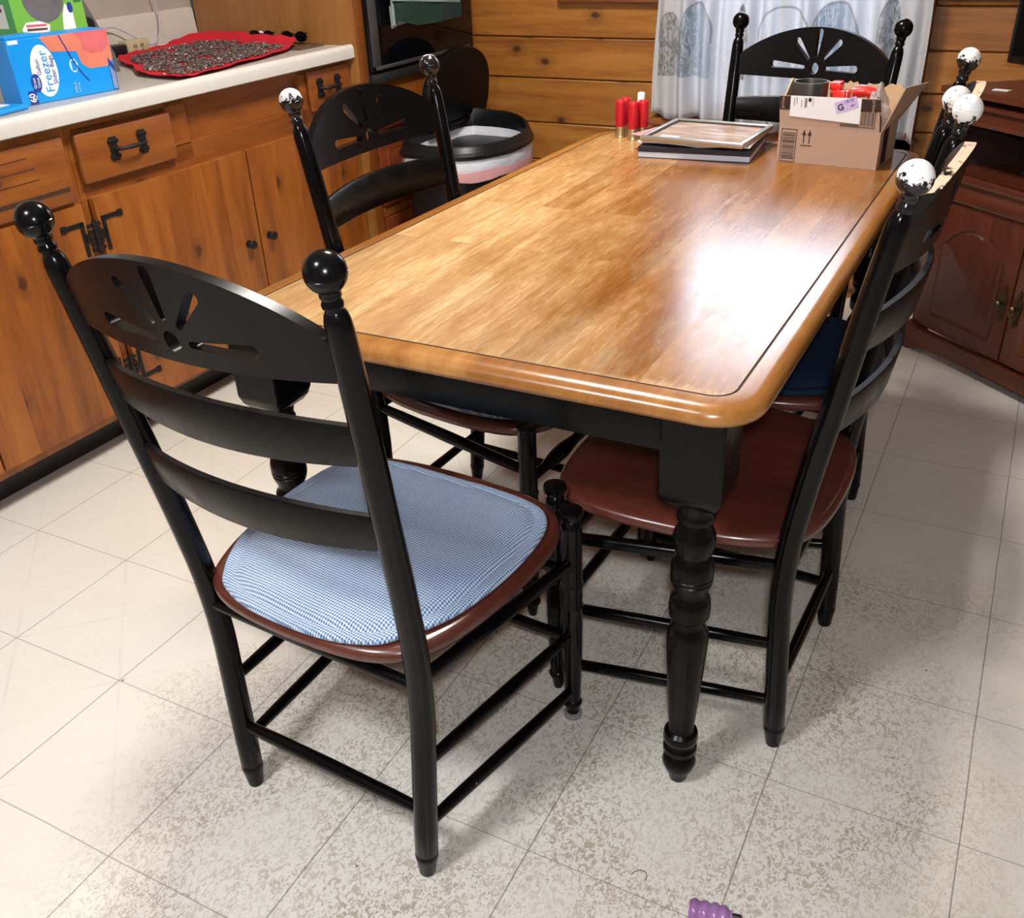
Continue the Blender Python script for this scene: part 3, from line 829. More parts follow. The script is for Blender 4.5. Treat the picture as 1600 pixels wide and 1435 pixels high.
# local: x along the front, -y toward viewer ... front normal is -y
mb = MB(); mb.box(0, W, 0, D, 0, H, bev=.0015, seg=1); mb.build('carton', M['bluebox'], bb)
F = Face((0, 0, 0), (1, 0, 0), (0, 0, 1))
mb = MB(); F.plate(mb, [(.085, .1478), (.108, .112), (.150, .108), (.175, .105), (.182, .075), (.200, .062), (.250, .060), (.271, .075), (.271, .1478)]); mb.build('printed_meat', M['salmon'], bb)
mb = MB(); F.plate(mb, [(.178, .1478), (.196, .125), (.192, .108), (.215, .095), (.245, .096), (.268, .110), (.271, .1478)], .0005, .0007); mb.build('printed_meat', M['salmon2'], bb)
mb = MB(); F.plate(mb, [(.079+.034*math.cos(2*PI*k/28)*1.0, .072+.060*math.sin(2*PI*k/28)) for k in range(28)], .0005, .0009); mb.build('printed_oval', M['white'], bb)
mb = MB(); F.plate(mb, [(.050+.013*math.cos(2*PI*k/24), .048+.021*math.sin(2*PI*k/24)) for k in range(24)], .0009, .0013); mb.build('printed_badge', M['navyink'], bb)
up = (0, 0, 1); R_ = (0, 0, 1); U_ = (-1, 0, 0)
text('lettering', 'Freezer', .031, R_, U_, (.083, 0-.0010, .070), M['bluebox'], bb)
text('lettering', 'Gallon', .014, R_, U_, (.064, -.0010, .082), M['navyink'], bb)
text('lettering', 'Slider Bags', .0155, R_, U_, (.101, -.0010, .072), M['navyink'], bb)
text('lettering', 'Great\nValue', .0105, R_, U_, (.050, -.0014, .048), M['white'], bb)
mb = MB(); F.rect(mb, .022, .044, .001, .032); mb.build('printed_patch', M['navyink'], bb)
text('lettering', '60', .021, R_, U_, (.031, -.0006, .016), M['white'], bb, bold=.0004)
text('lettering', 'bags', .006, R_, U_, (.0405, -.0006, .016), M['paleblue'], bb)
mb = MB()
pts = [(.137, .147), (.148, .118), (.156, .094), (.167, .070), (.180, .048), (.192, .033)]
for (a, b), (c, d) in zip(pts, pts[1:]):
    F.plate(mb, [(a-.0015, b), (a+.0018, b), (c+.0018, d), (c-.0015, d)], .0007, .0012)
mb.build('printed_slider', M['navyink'], bb)
mb = MB(); F.plate(mb, [(.159+.011*math.cos(2*PI*k/20), .074+.016*math.sin(2*PI*k/20)) for k in range(20)], .0001, .0004); mb.build('printed_ring', M['paleblue'], bb)
mb = MB(); F.rect(mb, .153, .166, .062, .085, .0004, .0007); mb.build('printed_slider', M['bluebox'], bb)
text('lettering', '10.56 in', .008, R_, U_, (.150, -.0006, .022), M['paleblue'], bb); text('lettering', 'x 11 in', .008, R_, U_, (.160, -.0006, .022), M['paleblue'], bb)
mb = MB(); F.plate(mb, [(.256, .002), (.270, .002), (.270, .060), (.256, .082)], .0006, .0009); mb.build('printed_patch', M['navyink'], bb)
for k in range(3):
    mb = MB(); F.rect(mb, .258+k*.004, .2592+k*.004, .004, .060-k*.006, .0009, .0011); mb.build('printed_line', M['paleblue'], bb)
mb = MB(); F.plate(mb, [(.004, .139), (.030, .139), (.030, .148), (.004, .148)]); mb.build('printed_edge', M['paleblue'], bb)
# torn flap on top
mb = MB(); mb.box(.005, .10, .01, D-.005, H, H+.006, bev=.001); mb.build('top_flap', M['bluebox'], bb)

# green sandwich bag carton behind, standing on the counter
gb = cthing('bag_carton', 'green carton of sandwich bags with a torn oval opening, behind the blue carton', 'box', .545, -.19, CZ)
W2, H2, D2 = .205, .270, .09
gb.rotation_euler = (0, 0, CYAW+rad(90-3))
mb = MB(); mb.box(0, W2, 0, D2, 0, H2, bev=.0015, seg=1); mb.build('carton', M['greenbox'], gb)
mb = MB(); G = Face((0, 0, 0), (0, -1, 0), (0, 0, 1)); G.rect(mb, -D2+.001, -.001, .001, H2-.001); mb.build('carton_end', M['greenside'], gb)
F = Face((0, 0, 0), (1, 0, 0), (0, 0, 1))
mb = MB(); G.rect(mb, -.070, -.030, .16, .215, .0005, .0009); mb.build('white_label', M['white'], gb)
mb = MB(); G.rect(mb, -.060, -.042, .198, .206, .0009, .0012); mb.build('printed_code', M['ink'], gb)
ov_ = [(.092+.058*math.cos(2*PI*k/32), .222+.055*math.sin(2*PI*k/32)) for k in range(32)]
mb = MB(); F.plate(mb, ov_, .0001, .0006); mb.build('torn_opening', M['innergrey'], gb)
mb = MB(); F.plate(mb, [(.02, .135), (.085, .135), (.095, .160), (.070, .172), (.030, .172), (.015, .158)], .0001, .0004); mb.build('printed_sandwich', M['tissue'], gb)
for k, (zz, m) in enumerate(((.164, 'salmon2'), (.155, 'traybr'), (.145, 'salmon'))):
    mb = MB(); F.plate(mb, [(.028, zz-.003), (.085, zz-.005), (.085, zz), (.028, zz+.003)], .0004, .0007); mb.build('printed_filling', M[m], gb)
mb = MB(); F.plate(mb, [(.128, .135), (.168, .135), (.168, .19), (.150, .205), (.138, .18)], .0001, .0005); mb.build('printed_bag', M['tissue'], gb)
mb = MB(); F.plate(mb, [(.163+.008*math.cos(2*PI*k/20), .195+.013*math.sin(2*PI*k/20)) for k in range(20)], .0006, .0010); mb.build('printed_badge', M['navyink'], gb)
mb = MB(); F.rect(mb, .178, .200, .205, .268); mb.build('printed_patch', M['greendk'], gb)
text('lettering', '100', .024, R_, U_, (.190, -.0006, .228), M['white'], gb, bold=.0004)
text('lettering', 'bags', .007, R_, U_, (.181, -.0006, .228), M['paleblue'], gb)

# grey appliance edge behind the cartons
ga = cthing('can_opener', 'dark grey countertop appliance with a black knob behind the green carton', 'appliance', .86, -.40, CZ)
mb = MB(); mb.rings([[Vector((x, y, z)) for x, y in ((-.07, -.10), (.07, -.10), (.07, t), (-.07, t))] for z, t in ((0, .085), (.05, .078), (.20, .012), (.24, 0))])
mb.build('housing', M['applgrey'], ga)
mb = MB(); mb.lathe([(0, .02), (.012, .022), (.022, .02), (.025, .012)], 18, Matrix.Translation((.071, -.005, .135)) @ Matrix.Rotation(PI/2, 4, 'Y')); mb.lathe([(0, .018), (.012, .018), (.02, .014)], 18, Matrix.Translation((.071, .01, .085)) @ Matrix.Rotation(PI/2, 4, 'Y')); mb.build('knob', M['toolblk'], ga)

# flat packet by the counter edge
pk = cthing('bag_packet', 'flat blue packet with a white stripe at the counter edge below the blue carton', 'packet', .33, -.075, CZ, rz=rad(10))
mb = MB(); mb.box(-.05, .045, -.14, .085, 0, .012, bev=.005, seg=3); mb.build('packet', M['bluebox'], pk)
mb = MB(); mb.box(-.02, .010, -.13, .060, .0122, .0135, bev=.0004); mb.build('white_stripe', M['white'], pk)

# outlet strip, plug, cord
so = cthing('outlet_strip', 'beige outlet block on the counter against the backsplash', 'outlet', 1.25, -.615, CZ, rz=rad(8))
mb = MB(); mb.box(-.02, .02, -.045, .06, 0, .042, bev=.004); mb.build('outlet_body', M['beige'], so)
for yy in (-.012, .022):
    mb = MB(); mb.box(.0201, .0212, yy-.006, yy-.003, .018, .030); mb.box(.0201, .0212, yy+.003, yy+.006, .018, .030); mb.box(.0201, .0212, yy-.002, yy+.002, .009, .013); mb.build('socket', M['ink'], so)

pg = cthing('power_plug', 'black power plug beside the beige outlet block', 'plug', 1.165, -.60, CZ, rz=rad(8))
mb = MB(); mb.box(-.025, .022, -.045, .033, 0, .036, bev=.006); mb.build('plug_body', M['toolblk'], pg)
mb = MB()
pts = catmull([(-.63, 1.165, .963), (-.635, 1.16, 1.0), (-.635, 1.20, 1.012), (-.63, 1.26, .985), (-.62, 1.33, .945), (-.635, 1.385, .96), (-.645, 1.41, 1.01), (-.650, 1.412, 1.06), (-.655, 1.40, 1.14), (-.66, 1.38, 1.3), (-.66, 1.37, 1.5)], 6, closed=False)
mb.tube(pts, .0028, n=8)
cdo = mb.build('cord', M['cordw'], so); cdo.matrix_parent_inverse = Matrix(); cdo.matrix_basis = (CAB @ Matrix.Identity(4)); _sm = Matrix.Translation(so.location) @ Matrix.Rotation(so.rotation_euler.z, 4, 'Z'); cdo.matrix_basis = _sm.inverted() @ CAB

# red cloth with grey bits
rc = cthing('red_cloth', 'bright red cloth spread over the counter, edge curling up at the oven end', 'cloth', 0, 0, CZ)
out = [(.005, .86), (.015, .93), (-.02, 1.12), (-.055, 1.32), (-.10, 1.46), (-.15, 1.515), (-.24, 1.535), (-.33, 1.54), (-.48, 1.565), (-.60, 1.545), (-.625, 1.46), (-.60, 1.36), (-.57, 1.24), (-.54, 1.13), (-.44, 1.04), (-.31, .975), (-.17, .88)]
outl = [Vector((p.x, p.y)) for p in catmull(out, 4)]
cx_ = sum(p.x for p in outl)/len(outl); cy_ = sum(p.y for p in outl)/len(outl)
mb = MB()
rings_ = []
for fct, dz in ((0.0001, .002), (.25, .002), (.5, .002), (.7, .003), (.85, .004), (.93, .008), (1.0, .013)):
    ring = []
    for k, p_ in enumerate(outl):
        wob = .004*math.sin(k*1.7)*(fct > .8)
        extra = .022*max(0, (p_.y-1.38)/.18)*(fct > .9)
        ring.append(Vector((cx_+(p_.x-cx_)*fct, cy_+(p_.y-cy_)*fct, dz+wob*.6+extra)))
    rings_.append(ring)
low_ = [[Vector((v.x*1.0, v.y, max(.0002, v.z-.003))) for v in r] for r in reversed(rings_)]
mb.rings(rings_+low_, cap=True)
mb.build('cloth', M['red'], rc)
gbt = MB()
rnd = random.Random(3)
def inside(poly, x, y):
    c = False; n = len(poly)
    for i in range(n):
        a = poly[i]; b = poly[i-1]
        if (a.y > y) != (b.y > y) and x < (b.x-a.x)*(y-a.y)/(b.y-a.y)+a.x: c = not c
    return c
inner = [Vector((cx_+(p.x-cx_)*.84, cy_+(p.y-cy_)*.88)) for p in outl]
cnt = 0
while cnt < 3600:
    x = rnd.uniform(-.62, .02); y = rnd.uniform(.85, 1.55)
    if not inside(inner, x, y): continue
    if math.sin(x*31+y*13)+math.sin(y*41-x*9) > 1.55: continue
    s = rnd.uniform(.003, .0065); el = rnd.uniform(1.2, 2.4)
    Mx = Matrix.Translation((x, y, .005+rnd.uniform(0, .007))) @ Euler((rnd.uniform(-.5, .5), rnd.uniform(-.5, .5), rnd.uniform(0, 6.3))).to_matrix().to_4x4() @ Matrix.Diagonal((s*el, s, s*.55, 1))
    r = bmesh.ops.create_icosphere(gbt.bm, subdivisions=1, radius=.62, matrix=Mx)
    cnt += 1
gb_o = gbt.build('metal_bits', M['bits'], None, M=Matrix())
gb_o.matrix_world = CAB @ Matrix.Translation((0, 0, CZ))
tag(gb_o, 'layer of small grey metallic pieces spread over the red cloth', 'metal pieces', kind='stuff')

# tray, tissue, sunglasses at the end of the counter
tr = cthing('tray', 'flat dark brown tray at the end of the counter, partly under the red cloth', 'tray', 1.50, -.28, CZ)
mb = MB(); mb.box(-.30, .215, -.055, .065, 0.0, .003, bev=.001); mb.build('tray_base', M['traybr'], tr)
mb = MB()
for a in ((-.30, .215, .059, .065), (-.30, .215, -.055, -.049), (-.30, -.294, -.049, .059), (.209, .215, -.049, .059)): mb.box(a[0], a[1], a[2], a[3], .003, .007, bev=.001)
mb.build('tray_rim', M['traybr'], tr)
ti = cthing('crumpled_tissue', 'crumpled white tissue on the counter beside the two black sunglasses', 'tissue', 1.556, -.345, CZ+.0035)
mb = MB()
bmesh.ops.create_icosphere(mb.bm, subdivisions=4, radius=1.0)
for v in mb.bm.verts:
    q = v.co; k = 1+.22*math.sin(q.x*9+2)*math.cos(q.y*11)+.15*math.sin(q.z*13+q.x*6)
    v.co = Vector((q.x*.040*k, q.y*.013*k, .017+q.z*.016*k))
mb.build('tissue', M['tissue'], ti)
for i, (xx, yy, lb) in enumerate(((-.315, 1.545, 'folded black sunglasses on the counter, beside the white tissue'), (-.175, 1.548, 'folded black sunglasses on the counter, nearer the front edge of the counter'))):
    sg = cthing('sunglasses', lb, 'sunglasses', yy, xx, CZ+.008, group='black sunglasses on the counter')
    mb = MB()
    for s in (-1, 1):
        lens = [(s*.030+.024*math.cos(2*PI*k/18), .019+.017*math.sin(2*PI*k/18)) for k in range(18)]
        mb.rings([[Vector((a, -.002, b)) for a, b in lens], [Vector((a, .002, b)) for a, b in lens]])
    mb.tube([(-.008, 0, .024), (0, 0, .027), (.008, 0, .024)], .002, n=6)
    mb.build('lenses', M['ovenblack'], sg)
    mb = MB()
    for s in (-1, 1): mb.tube([(s*.052, 0, .030), (s*.054, .006, .030), (s*.012, .012, .026), (-s*.034, .014, .010)], .0024, n=6)
    mb.build('temple_arms', M['toolblk'], sg)

# ------------------------------------------------------------------ trash can
tc = thing('trash_can', 'black plastic trash can with its domed lid open against the oven tower', 'trash can', (.045, 1.862, 0), 0)
CWD, CDP = .50, .36
def dshape(w, d, n=20):
    # flat back at x=0, rounded front to x=d
    pts = []
    for i in range(n+1):
        a = -PI/2+PI*i/n
        ca, sa = math.cos(a), math.sin(a)
        pts.append((d*.35+(d*.65)*(abs(ca)**.8), w/2*(1 if sa > 0 else -1)*abs(sa)**.85))
    pts += [(d*.12, w/2*.98), (0.012, w/2*.86), (0, w/2*.70), (0, -w/2*.70), (0.012, -w/2*.86), (d*.12, -w/2*.98)]
    return pts
mb = MB()
mb.rings([[Vector((.02+x*s+o, y*s, z)) for x, y in dshape(CWD, CDP)] for z, s, o in ((0, .80, .03), (.02, .82, .03), (.555, .955, .006))])
mb.build('bin_body', M['canblack'], tc)
base = dshape(CWD, CDP)
prof = [(.568, 1.02, -.004), (.571, 1.045, -.006), (.582, 1.05, -.006), (.588, 1.03, -.004), (.592, 1.01, -.002), (.606, .985, .002), (.612, .955, .006), (.611, .925, .010), (.604, .905, .013), (.568, .90, .014)]
def rimz(x, y, z):  # raised shoulder at the wall end
    return z+(.035*max(0, min(1, (y-.10)/.16))**1.3 if z > .59 else 0)+(0.008 if (x < .06 and z > .60) else 0)
mb = MB()
mb.rings([[Vector((.02+x*s+o+.004, y*s, rimz(x, y, z))) for x, y in base] for z, s, o in prof], closed=True)
mb.build('bin_rim', M['canblack'], tc)
# lid standing open
mb = MB()
n = 26; hw = .225
lidp = [(hw*math.cos(PI*i/n), .075+.175*abs(math.sin(PI*i/n))**.72) for i in range(n+1)]
lidp = [(hw*.93, 0.0), (hw, .04)]+lidp+[(-hw, .04), (-hw*.93, 0.0)]
rr = []
for off, s in ((0.040, .88), (.036, .96), (.024, 1.0), (.008, 1.0), (.002, .96)):
    rr.append([Vector((.035+off+.03*(z/.25), .13+y*s, .625+.12*(1-s)+z*s)) for y, z in lidp])
mb.rings(rr)
mb.build('bin_lid', M['canlid'], tc)
mb = MB(); mb.tube([(.062, -.07, .618), (.062, .31, .618)], .007, n=10); mb.box(.06, .074, .05, .065, .60, .64, bev=.003); mb.build('lid_hinge', M['canlid'], tc)
# liner
tb = thing('bin_liner', 'white trash bag with a pink drawstring hem folded over the black can', 'trash bag', (.045, 1.862, 0), 0)
def lring(z, s, wob=0, o=0, ph=0):
    return [Vector((.03+x*s+o+wob*math.sin(i*2.1+ph), y*s+wob*math.cos(i*1.7+ph), z+wob*math.sin(i*.9+ph)*1.3)) for i, (x, y) in enumerate(base)]
mb = MB()
mb.rings([lring(.520, 1.01, .003, -.008), lring(.545, 1.03, .004, -.010, 1), lring(.566, 1.01, .001, -.006, 2), lring(.5665, .985, 0, -.002), lring(.545, .98, .0, -.001), lring(.525, .985, .002, -.003, 3)], closed=True)
mb.rings([lring(.585, .885, .001, .010, 2), lring(.55, .86, .003, .015, 1), lring(.45, .80, .006, .03, 1), lring(.36, .70, .01, .04, 3), lring(.33, .2, .004, .12)], cap=False)
mb.build('liner_bag', M['liner'], tb)
mb = MB()
mb.rings([lring(.496, 1.015, .004, -.008, 1), lring(.510, 1.03, .004, -.010, 2), lring(.530, 1.035, .003, -.010, 2), lring(.518, 1.0, .001, -.006, 0)], closed=True)
mb.build('drawstring_hem', M['linerpink'], tb)

# ------------------------------------------------------------------ curtains
def curtain_obj(name, label, x0, x1, seed, y=WB-.075, z1=1.315, zl=.625, zr=.60, waves=6):
    mb = MB(); rnd = random.Random(seed)
    ph = [rnd.uniform(0, 6.28) for _ in range(6)]
    nu, nv = 110, 26
    def f(u, v, o):
        z = lerp(lerp(zl, zr, u)+.009*math.sin(u*19+ph[0]), z1, v)
        amp = .021*(1-.3*v)
        d = amp*math.sin(u*waves*2*PI+ph[0]+.7*math.sin(3*v+ph[1]))+.010*math.sin(u*waves*4.3+ph[2]+v*1.5)+.004*math.sin(u*61+ph[3])
        fl = (1-v)*.012*(u-.5)*2
        return Vector((lerp(x0, x1, u)+fl+.004*math.sin(v*7+ph[4]), y+d+o, z))
    fr = [[mb.bm.verts.new(f(i/nu, j/nv, 0)) for j in range(nv+1)] for i in range(nu+1)]
    for i in range(nu):
        for j in range(nv):
            mb.bm.faces.new((fr[i][j], fr[i+1][j], fr[i+1][j+1], fr[i][j+1]))
    o = mb.build(name, M['curtain'], sharp=180)
    # hem doubled with real thickness
    md = o.modifiers.new('thick', 'SOLIDIFY'); md.thickness = .0012
    return tag(o, label, 'curtain', group=None)
curtain_obj('curtain', 'left white curtain panel printed with wintry trees, hanging beside the pine boards', .775, 1.19, 1, zl=.622, zr=.60)
curtain_obj('curtain', 'right white curtain panel printed with arches, hanging behind the cardboard box', 1.20, 1.655, 5, zl=.60, zr=.585)
cr = thing('curtain_rod', 'white cafe curtain rod across the window', 'curtain rod', (0, 0, 0))
mb = MB(); mb.tube([(.75, WB-.075, 1.32), (1.68, WB-.075, 1.32)], .008, n=12); mb.tube([(.76, WB-.075, 1.32), (.76, WB-.018, 1.32)], .006, n=8); mb.tube([(1.67, WB-.075, 1.32), (1.67, WB-.02, 1.32)], .006, n=8); mb.build('rod', M['white'], cr)

# ------------------------------------------------------------------ dining table
TO = Vector((1.325, .632, 0)); TW, TL = .915, 1.535
def txf(v):
    """the top is a touch narrower at the window end"""
    y = v.y
    w = lerp(.918, .868, (y+TL/2)/TL); c = lerp(1.318, 1.357, (y+TL/2)/TL)-TO.x
    return Vector((v.x*w/TW+c, y, v.z))
tbl = thing('dining_table', 'large farmhouse dining table with worn butcher-block top and black turned legs', 'table', TO, 0)
outer = rrect(-TW/2, TW/2, -TL/2, TL/2, .075, 10)
outer = [Vector(p) for p in outer]
mb = MB()
prof = [(.035, .722), (.012, .722), (.004, .7255), (.0, .733), (.0015, .741), (.006, .747), (.014, .751), (.022, .752), (.0405, .752), (.0415, .7505), (.0435, .7505), (.0445, .752)]
rings_ = []
for d_, z_ in prof:
    s_ = inset(outer, d_)
    rings_.append([txf(Vector((p.x, p.y, z_))) for p in s_])
vr = [[mb.bm.verts.new(p) for p in r] for r in rings_]
n_ = len(outer)
for i in range(len(vr)-1):
    for j in range(n_):
        k = (j+1) % n_
        f = mb.bm.faces.new((vr[i][j], vr[i][k], vr[i+1][k], vr[i+1][j]))
        f.material_index = 2 if i in (8, 9, 10) else 1
f = mb.bm.faces.new(vr[-1]); f.material_index = 0
f = mb.bm.faces.new(list(reversed(vr[0]))); f.material_index = 1
mb.build('tabletop', [M['tabletop'], M['tableedge'], M['groove']], tbl, sharp=50)
# legs
LX0, LX1, LY0, LY1 = .885+.045-TO.x+.0, 1.690-TO.x, -.060-TO.y, 1.315-TO.y
legs = [(.928-TO.x, LY0), (LX1, LY0), (.975-TO.x, LY1), (1.705-TO.x, LY1)]
legprof = [(0, .0135), (.004, .0155), (.012, .0165), (.03, .0245), (.043, .0285), (.054, .0265), (.060, .022), (.064, .0225), (.070, .028), (.079, .0282), (.085, .0235), (.089, .0235), (.095, .0285), (.103, .029), (.112, .0275), (.117, .0215), (.123, .0205), (.16, .0235), (.22, .0275), (.28, .0315), (.312, .0330), (.326, .0322), (.338, .0265), (.346, .0235), (.354, .0245), (.361, .0310), (.377, .0322), (.392, .0305), (.400, .0245), (.408, .0245), (.420, .0300), (.428, .0318), (.4295, .0305), (.431, .0322), (.436, .0322), (.4375, .0308), (.439, .0325), (.452, .0325), (.466, .0290), (.473, .0250), (.478, .0265), (.490, .0310), (.503, .0322), (.514, .030), (.523, .0250), (.530, .0235), (.536, .0265), (.541, .0285), (.546, .0285), (.551, .0260), (.556, .0270), (.563, .0285), (.570, .030)]
for lx, ly in legs:
    mb = MB()
    mb.lathe(legprof, 32, Matrix.Translation((lx, ly, 0)))
    b = .0455; c = .030
    r0 = [(-c, -c), (c, -c), (c, c), (-c, c)]; r1 = [(-b, -b), (b, -b), (b, b), (-b, b)]
    def sq(h, z, ch=.003):
        pts = []
        for sx, sy in ((-1, -1), (1, -1), (1, 1), (-1, 1)):
            a = (sx*h, sy*(h-ch)); bb_ = (sx*(h-ch), sy*h)
            pts += ([a, bb_] if (sx*sy) > 0 else [bb_, a])
        return [Vector((lx+x, ly+y, z)) for x, y in pts]
    mb.rings([sq(.026, .5665), sq(.034, .572), sq(.041, .582), sq(b, .597), sq(b, .7215)])
    mb.build('leg', M['black_table'], tbl)
# aprons
a0 = .068; zt, zb = .7215, .655
ap = []
y0_, y1_ = LY0, LY1
def apron(p, q, th=.02):
    mb = MB(); d = Vector((q[0]-p[0], q[1]-p[1], 0)); L = d.length; ang = math.atan2(d.y, d.x)
    mb.box(.0455, L-.0455, -th/2, th/2, zb, zt, bev=.001, M=Matrix.Translation((p[0], p[1], 0)) @ Matrix.Rotation(ang, 4, 'Z'))
    mb.build('apron', M['black_table'], tbl)
apron((legs[0][0], y0_-.022), (legs[1][0], y0_-.022)); apron((legs[2][0], y1_+.022), (legs[3][0], y1_+.022))
apron((legs[0][0]-.022, y0_), (legs[2][0]-.022, y1_)); apron((legs[1][0]+.022, y0_), (legs[3][0]+.022, y1_))

# ------------------------------------------------------------------ dining chairs
ypost = [(0, -.206), (.17, -.197), (.33, -.188), (.44, -.192), (.57, -.210), (.70, -.232), (.80, -.248), (.90, -.265), (.97, -.278), (1.03, -.290)]
def xpost(z): return .183+.0387*max(0, z)/1.0135
def yp(z):
    # smoothed
    return (interp(ypost, z-.03)+interp(ypost, z)+interp(ypost, z+.03))/3
MESH = {}
def cached(key, maker):
    if key not in MESH: MESH[key] = maker()
    return MESH[key]
def mesh_of(mb, name, sharp=38):
    o = mb.build(name, [], sharp=sharp); me = o.data; bpy.data.objects.remove(o); return me
def part(key, name, maker, mat, parent, loc=None, rot=None):
    base_me = cached(key, lambda: mesh_of(maker(), name))
    k2 = key+'|'+mat.name
    if k2 not in MESH:
        me = base_me.copy(); me.materials.clear(); me.materials.append(mat); me.name = name; MESH[k2] = me
    return link(name, MESH[k2], parent, loc, rot)
def mk_post(s):
    def f():
        mb = MB()
        zr = [(0.0, .0125), (.006, .0138), (.030, .0165), (.036, .0180), (.041, .0185), (.045, .0178), (.047, .0172), (.050, .0182), (.10, .0185), (.30, .0185), (.45, .0185), (.60, .0180), (.75, .0172), (.88, .0162), (.948, .0152), (.960, .0142), (.968, .0122), (.973, .0090)]
        pts = []; rr = []
        dense = sorted(set([z for z, _ in zr]+[k*.04 for k in range(3, 24)]))
        for z in dense:
            pts.append((s*xpost(z), yp(z), z)); rr.append(interp(zr, z))
        mb.tube(pts, rr, n=22)
        return mb
    return f
def mk_finial():
    mb = MB()
    r = .0222
    prof = [(-.044, .0090), (-.039, .0092), (-.0375, .0112), (-.034, .0116), (-.0315, .0104), (-.0290, .0096), (-.0265, .0112), (-.0235, .0116), (-.0205, .0112)]
    a0_ = math.asin(-.0185/r)
    prof += [(-.0185, r*math.cos(a0_))]
    for k in range(1, 9): a = lerp(a0_, -.06, k/8); prof.append((r*math.sin(a), r*math.cos(a)))
    prof += [(-.0006, r*.965), (.0006, r*.965)]
    for k in range(10): a = lerp(.06, PI/2-.02, k/9); prof.append((r*math.sin(a), r*math.cos(a)))
    mb.lathe(prof, 28)
    return mb
def bow(x, d=.039, w=.21): return -d*(1-min(1, (x/w)**2))
def mk_slat(z0, z1):
    def f():
        mb = MB(); n = 28; th = .0125
        xm = xpost((z0+z1)/2)-.008
        rings_ = []
        for i in range(n+1):
            x = lerp(-xm, xm, i/n)
            u = x/xm
            zz0 = z0-.0+.004*(1-u*u)*-1; zz1 = z1+.008*(1-u*u)
            ring = []
            for z, o in ((zz0+.003, -th/2), (zz0, -th/2+.002), (zz0, th/2-.002), (zz0+.003, th/2), (zz1-.003, th/2), (zz1, th/2-.002), (zz1, -th/2+.002), (zz1-.003, -th/2)):
                zc = max(.5, z)
                ring.append(Vector((x, yp(zc)+bow(x)+o, z)))
            rings_.append(ring)
        mb.rings(rings_)
        return mb
    return f
def mk_crest():
    """arched rail with a sunburst of five slots around a hole"""
    ZB, ZE, ZP = .884, .932, 1.005
    xm = .206; th = .0155
    nx, nz = 64, 14
    mb = MB()
    def top(x):
        u = abs(x)/xm
        return ZE+(ZP-ZE)*max(0, 1-u**2)**.82 if u < 1 else ZE
    def bot(x): return ZB-.004*(1-(x/xm)**2)
    vf = [[None]*(nz+1) for _ in range(nx+1)]; vb = [[None]*(nz+1) for _ in range(nx+1)]
    for i in range(nx+1):
        x = -xm*math.cos(PI*i/nx)
        for j in range(nz+1):
            z = lerp(bot(x), top(x), j/nz)
            vf[i][j] = mb.bm.verts.new((x, th/2, z)); vb[i][j] = mb.bm.verts.new((x, -th/2, z))
    B = mb.bm
    for i in range(nx):
        for j in range(nz):
            B.faces.new((vf[i][j], vf[i+1][j], vf[i+1][j+1], vf[i][j+1])); B.faces.new((vb[i][j], vb[i][j+1], vb[i+1][j+1], vb[i+1][j]))
        B.faces.new((vf[i][0], vb[i][0], vb[i+1][0], vf[i+1][0])); B.faces.new((vf[i][nz], vf[i+1][nz], vb[i+1][nz], vb[i][nz]))
    for j in range(nz):
        B.faces.new((vf[0][j], vf[0][j+1], vb[0][j+1], vb[0][j])); B.faces.new((vf[nx][j], vb[nx][j], vb[nx][j+1], vf[nx][j+1]))
    body = mb.build('tmp_body', [])
    cz = .907
    mc = MB()
    def cut(poly):
        mc.rings([[Vector((x, -.05, z)) for x, z in poly], [Vector((x, .05, z)) for x, z in poly]])
    cut([(.0125*math.cos(2*PI*k/20), cz+.0140*math.sin(2*PI*k/20)) for k in range(20)])
    def wedge(ang, r0, r1, w0, w1):
        a = rad(ang); dx, dz = math.cos(a), math.sin(a)
        pts = []
        for k in range(9):
            t = -PI/2+PI*k/8
            pts.append((r1-w1+w1*math.cos(t), w1*math.sin(t)))
        for k in range(7):
            t = PI/2+PI*k/6
            pts.append((r0+w0+w0*math.cos(t), w0*math.sin(t)))
        cut([(dx*p-dz*q, cz+dz*p+dx*q) for p, q in pts])
    wedge(3, .026, .122, .0045, .0088); wedge(177, .026, .122, .0045, .0088)
    wedge(48, .027, .094, .0042, .0088); wedge(132, .027, .094, .0042, .0088)
    wedge(90, .027, .094, .0042, .0085)
    cutter = mc.build('tmp_cut', [])
    md = body.modifiers.new('b', 'BOOLEAN'); md.operation = 'DIFFERENCE'; md.object = cutter; md.solver = 'EXACT'
    dg = bpy.context.evaluated_depsgraph_get(); dg.update()
    me = bpy.data.meshes.new_from_object(body.evaluated_get(dg))
    bpy.data.objects.remove(body); bpy.data.objects.remove(cutter)
    out = MB(); out.bm.from_mesh(me)
    for v in out.bm.verts:
        v.co.y += yp(v.co.z)+bow(v.co.x, .032)
    return out
seat_half = [(0, .240), (.10, .236), (.17, .222), (.207, .197), (.232, .160), (.243, .10), (.243, .03), (.234, -.06), (.218, -.13), (.192, -.185), (.15, -.215), (.09, -.230), (0, -.235)]
def closed_outline(half, sub=4):
    full = half+[(-x, y) for x, y in reversed(half[1:-1])]
    pts = catmull(full, sub)
    pts = [Vector((p.x, p.y)) for p in pts]
    pts.reverse()   # ccw
    return pts
def mk_seat():
    mb = MB(); o = closed_outline(seat_half)
    prof = [(.020, .419), (.008, .420), (.002, .424), (0, .430), (.001, .437), (.005, .442), (.012, .4445), (.03, .445)]
    rr = [[Vector((p.x, p.y, z)) for p in inset(o, d)] for d, z in prof]
    for k, z in ((.75, .4435), (.5, .4415), (.25, .4405), (.02, .440)):
        rr.append([Vector((p.x*k, p.y*k, z)) for p in rr[7]])
    mb.rings(rr)
    return mb
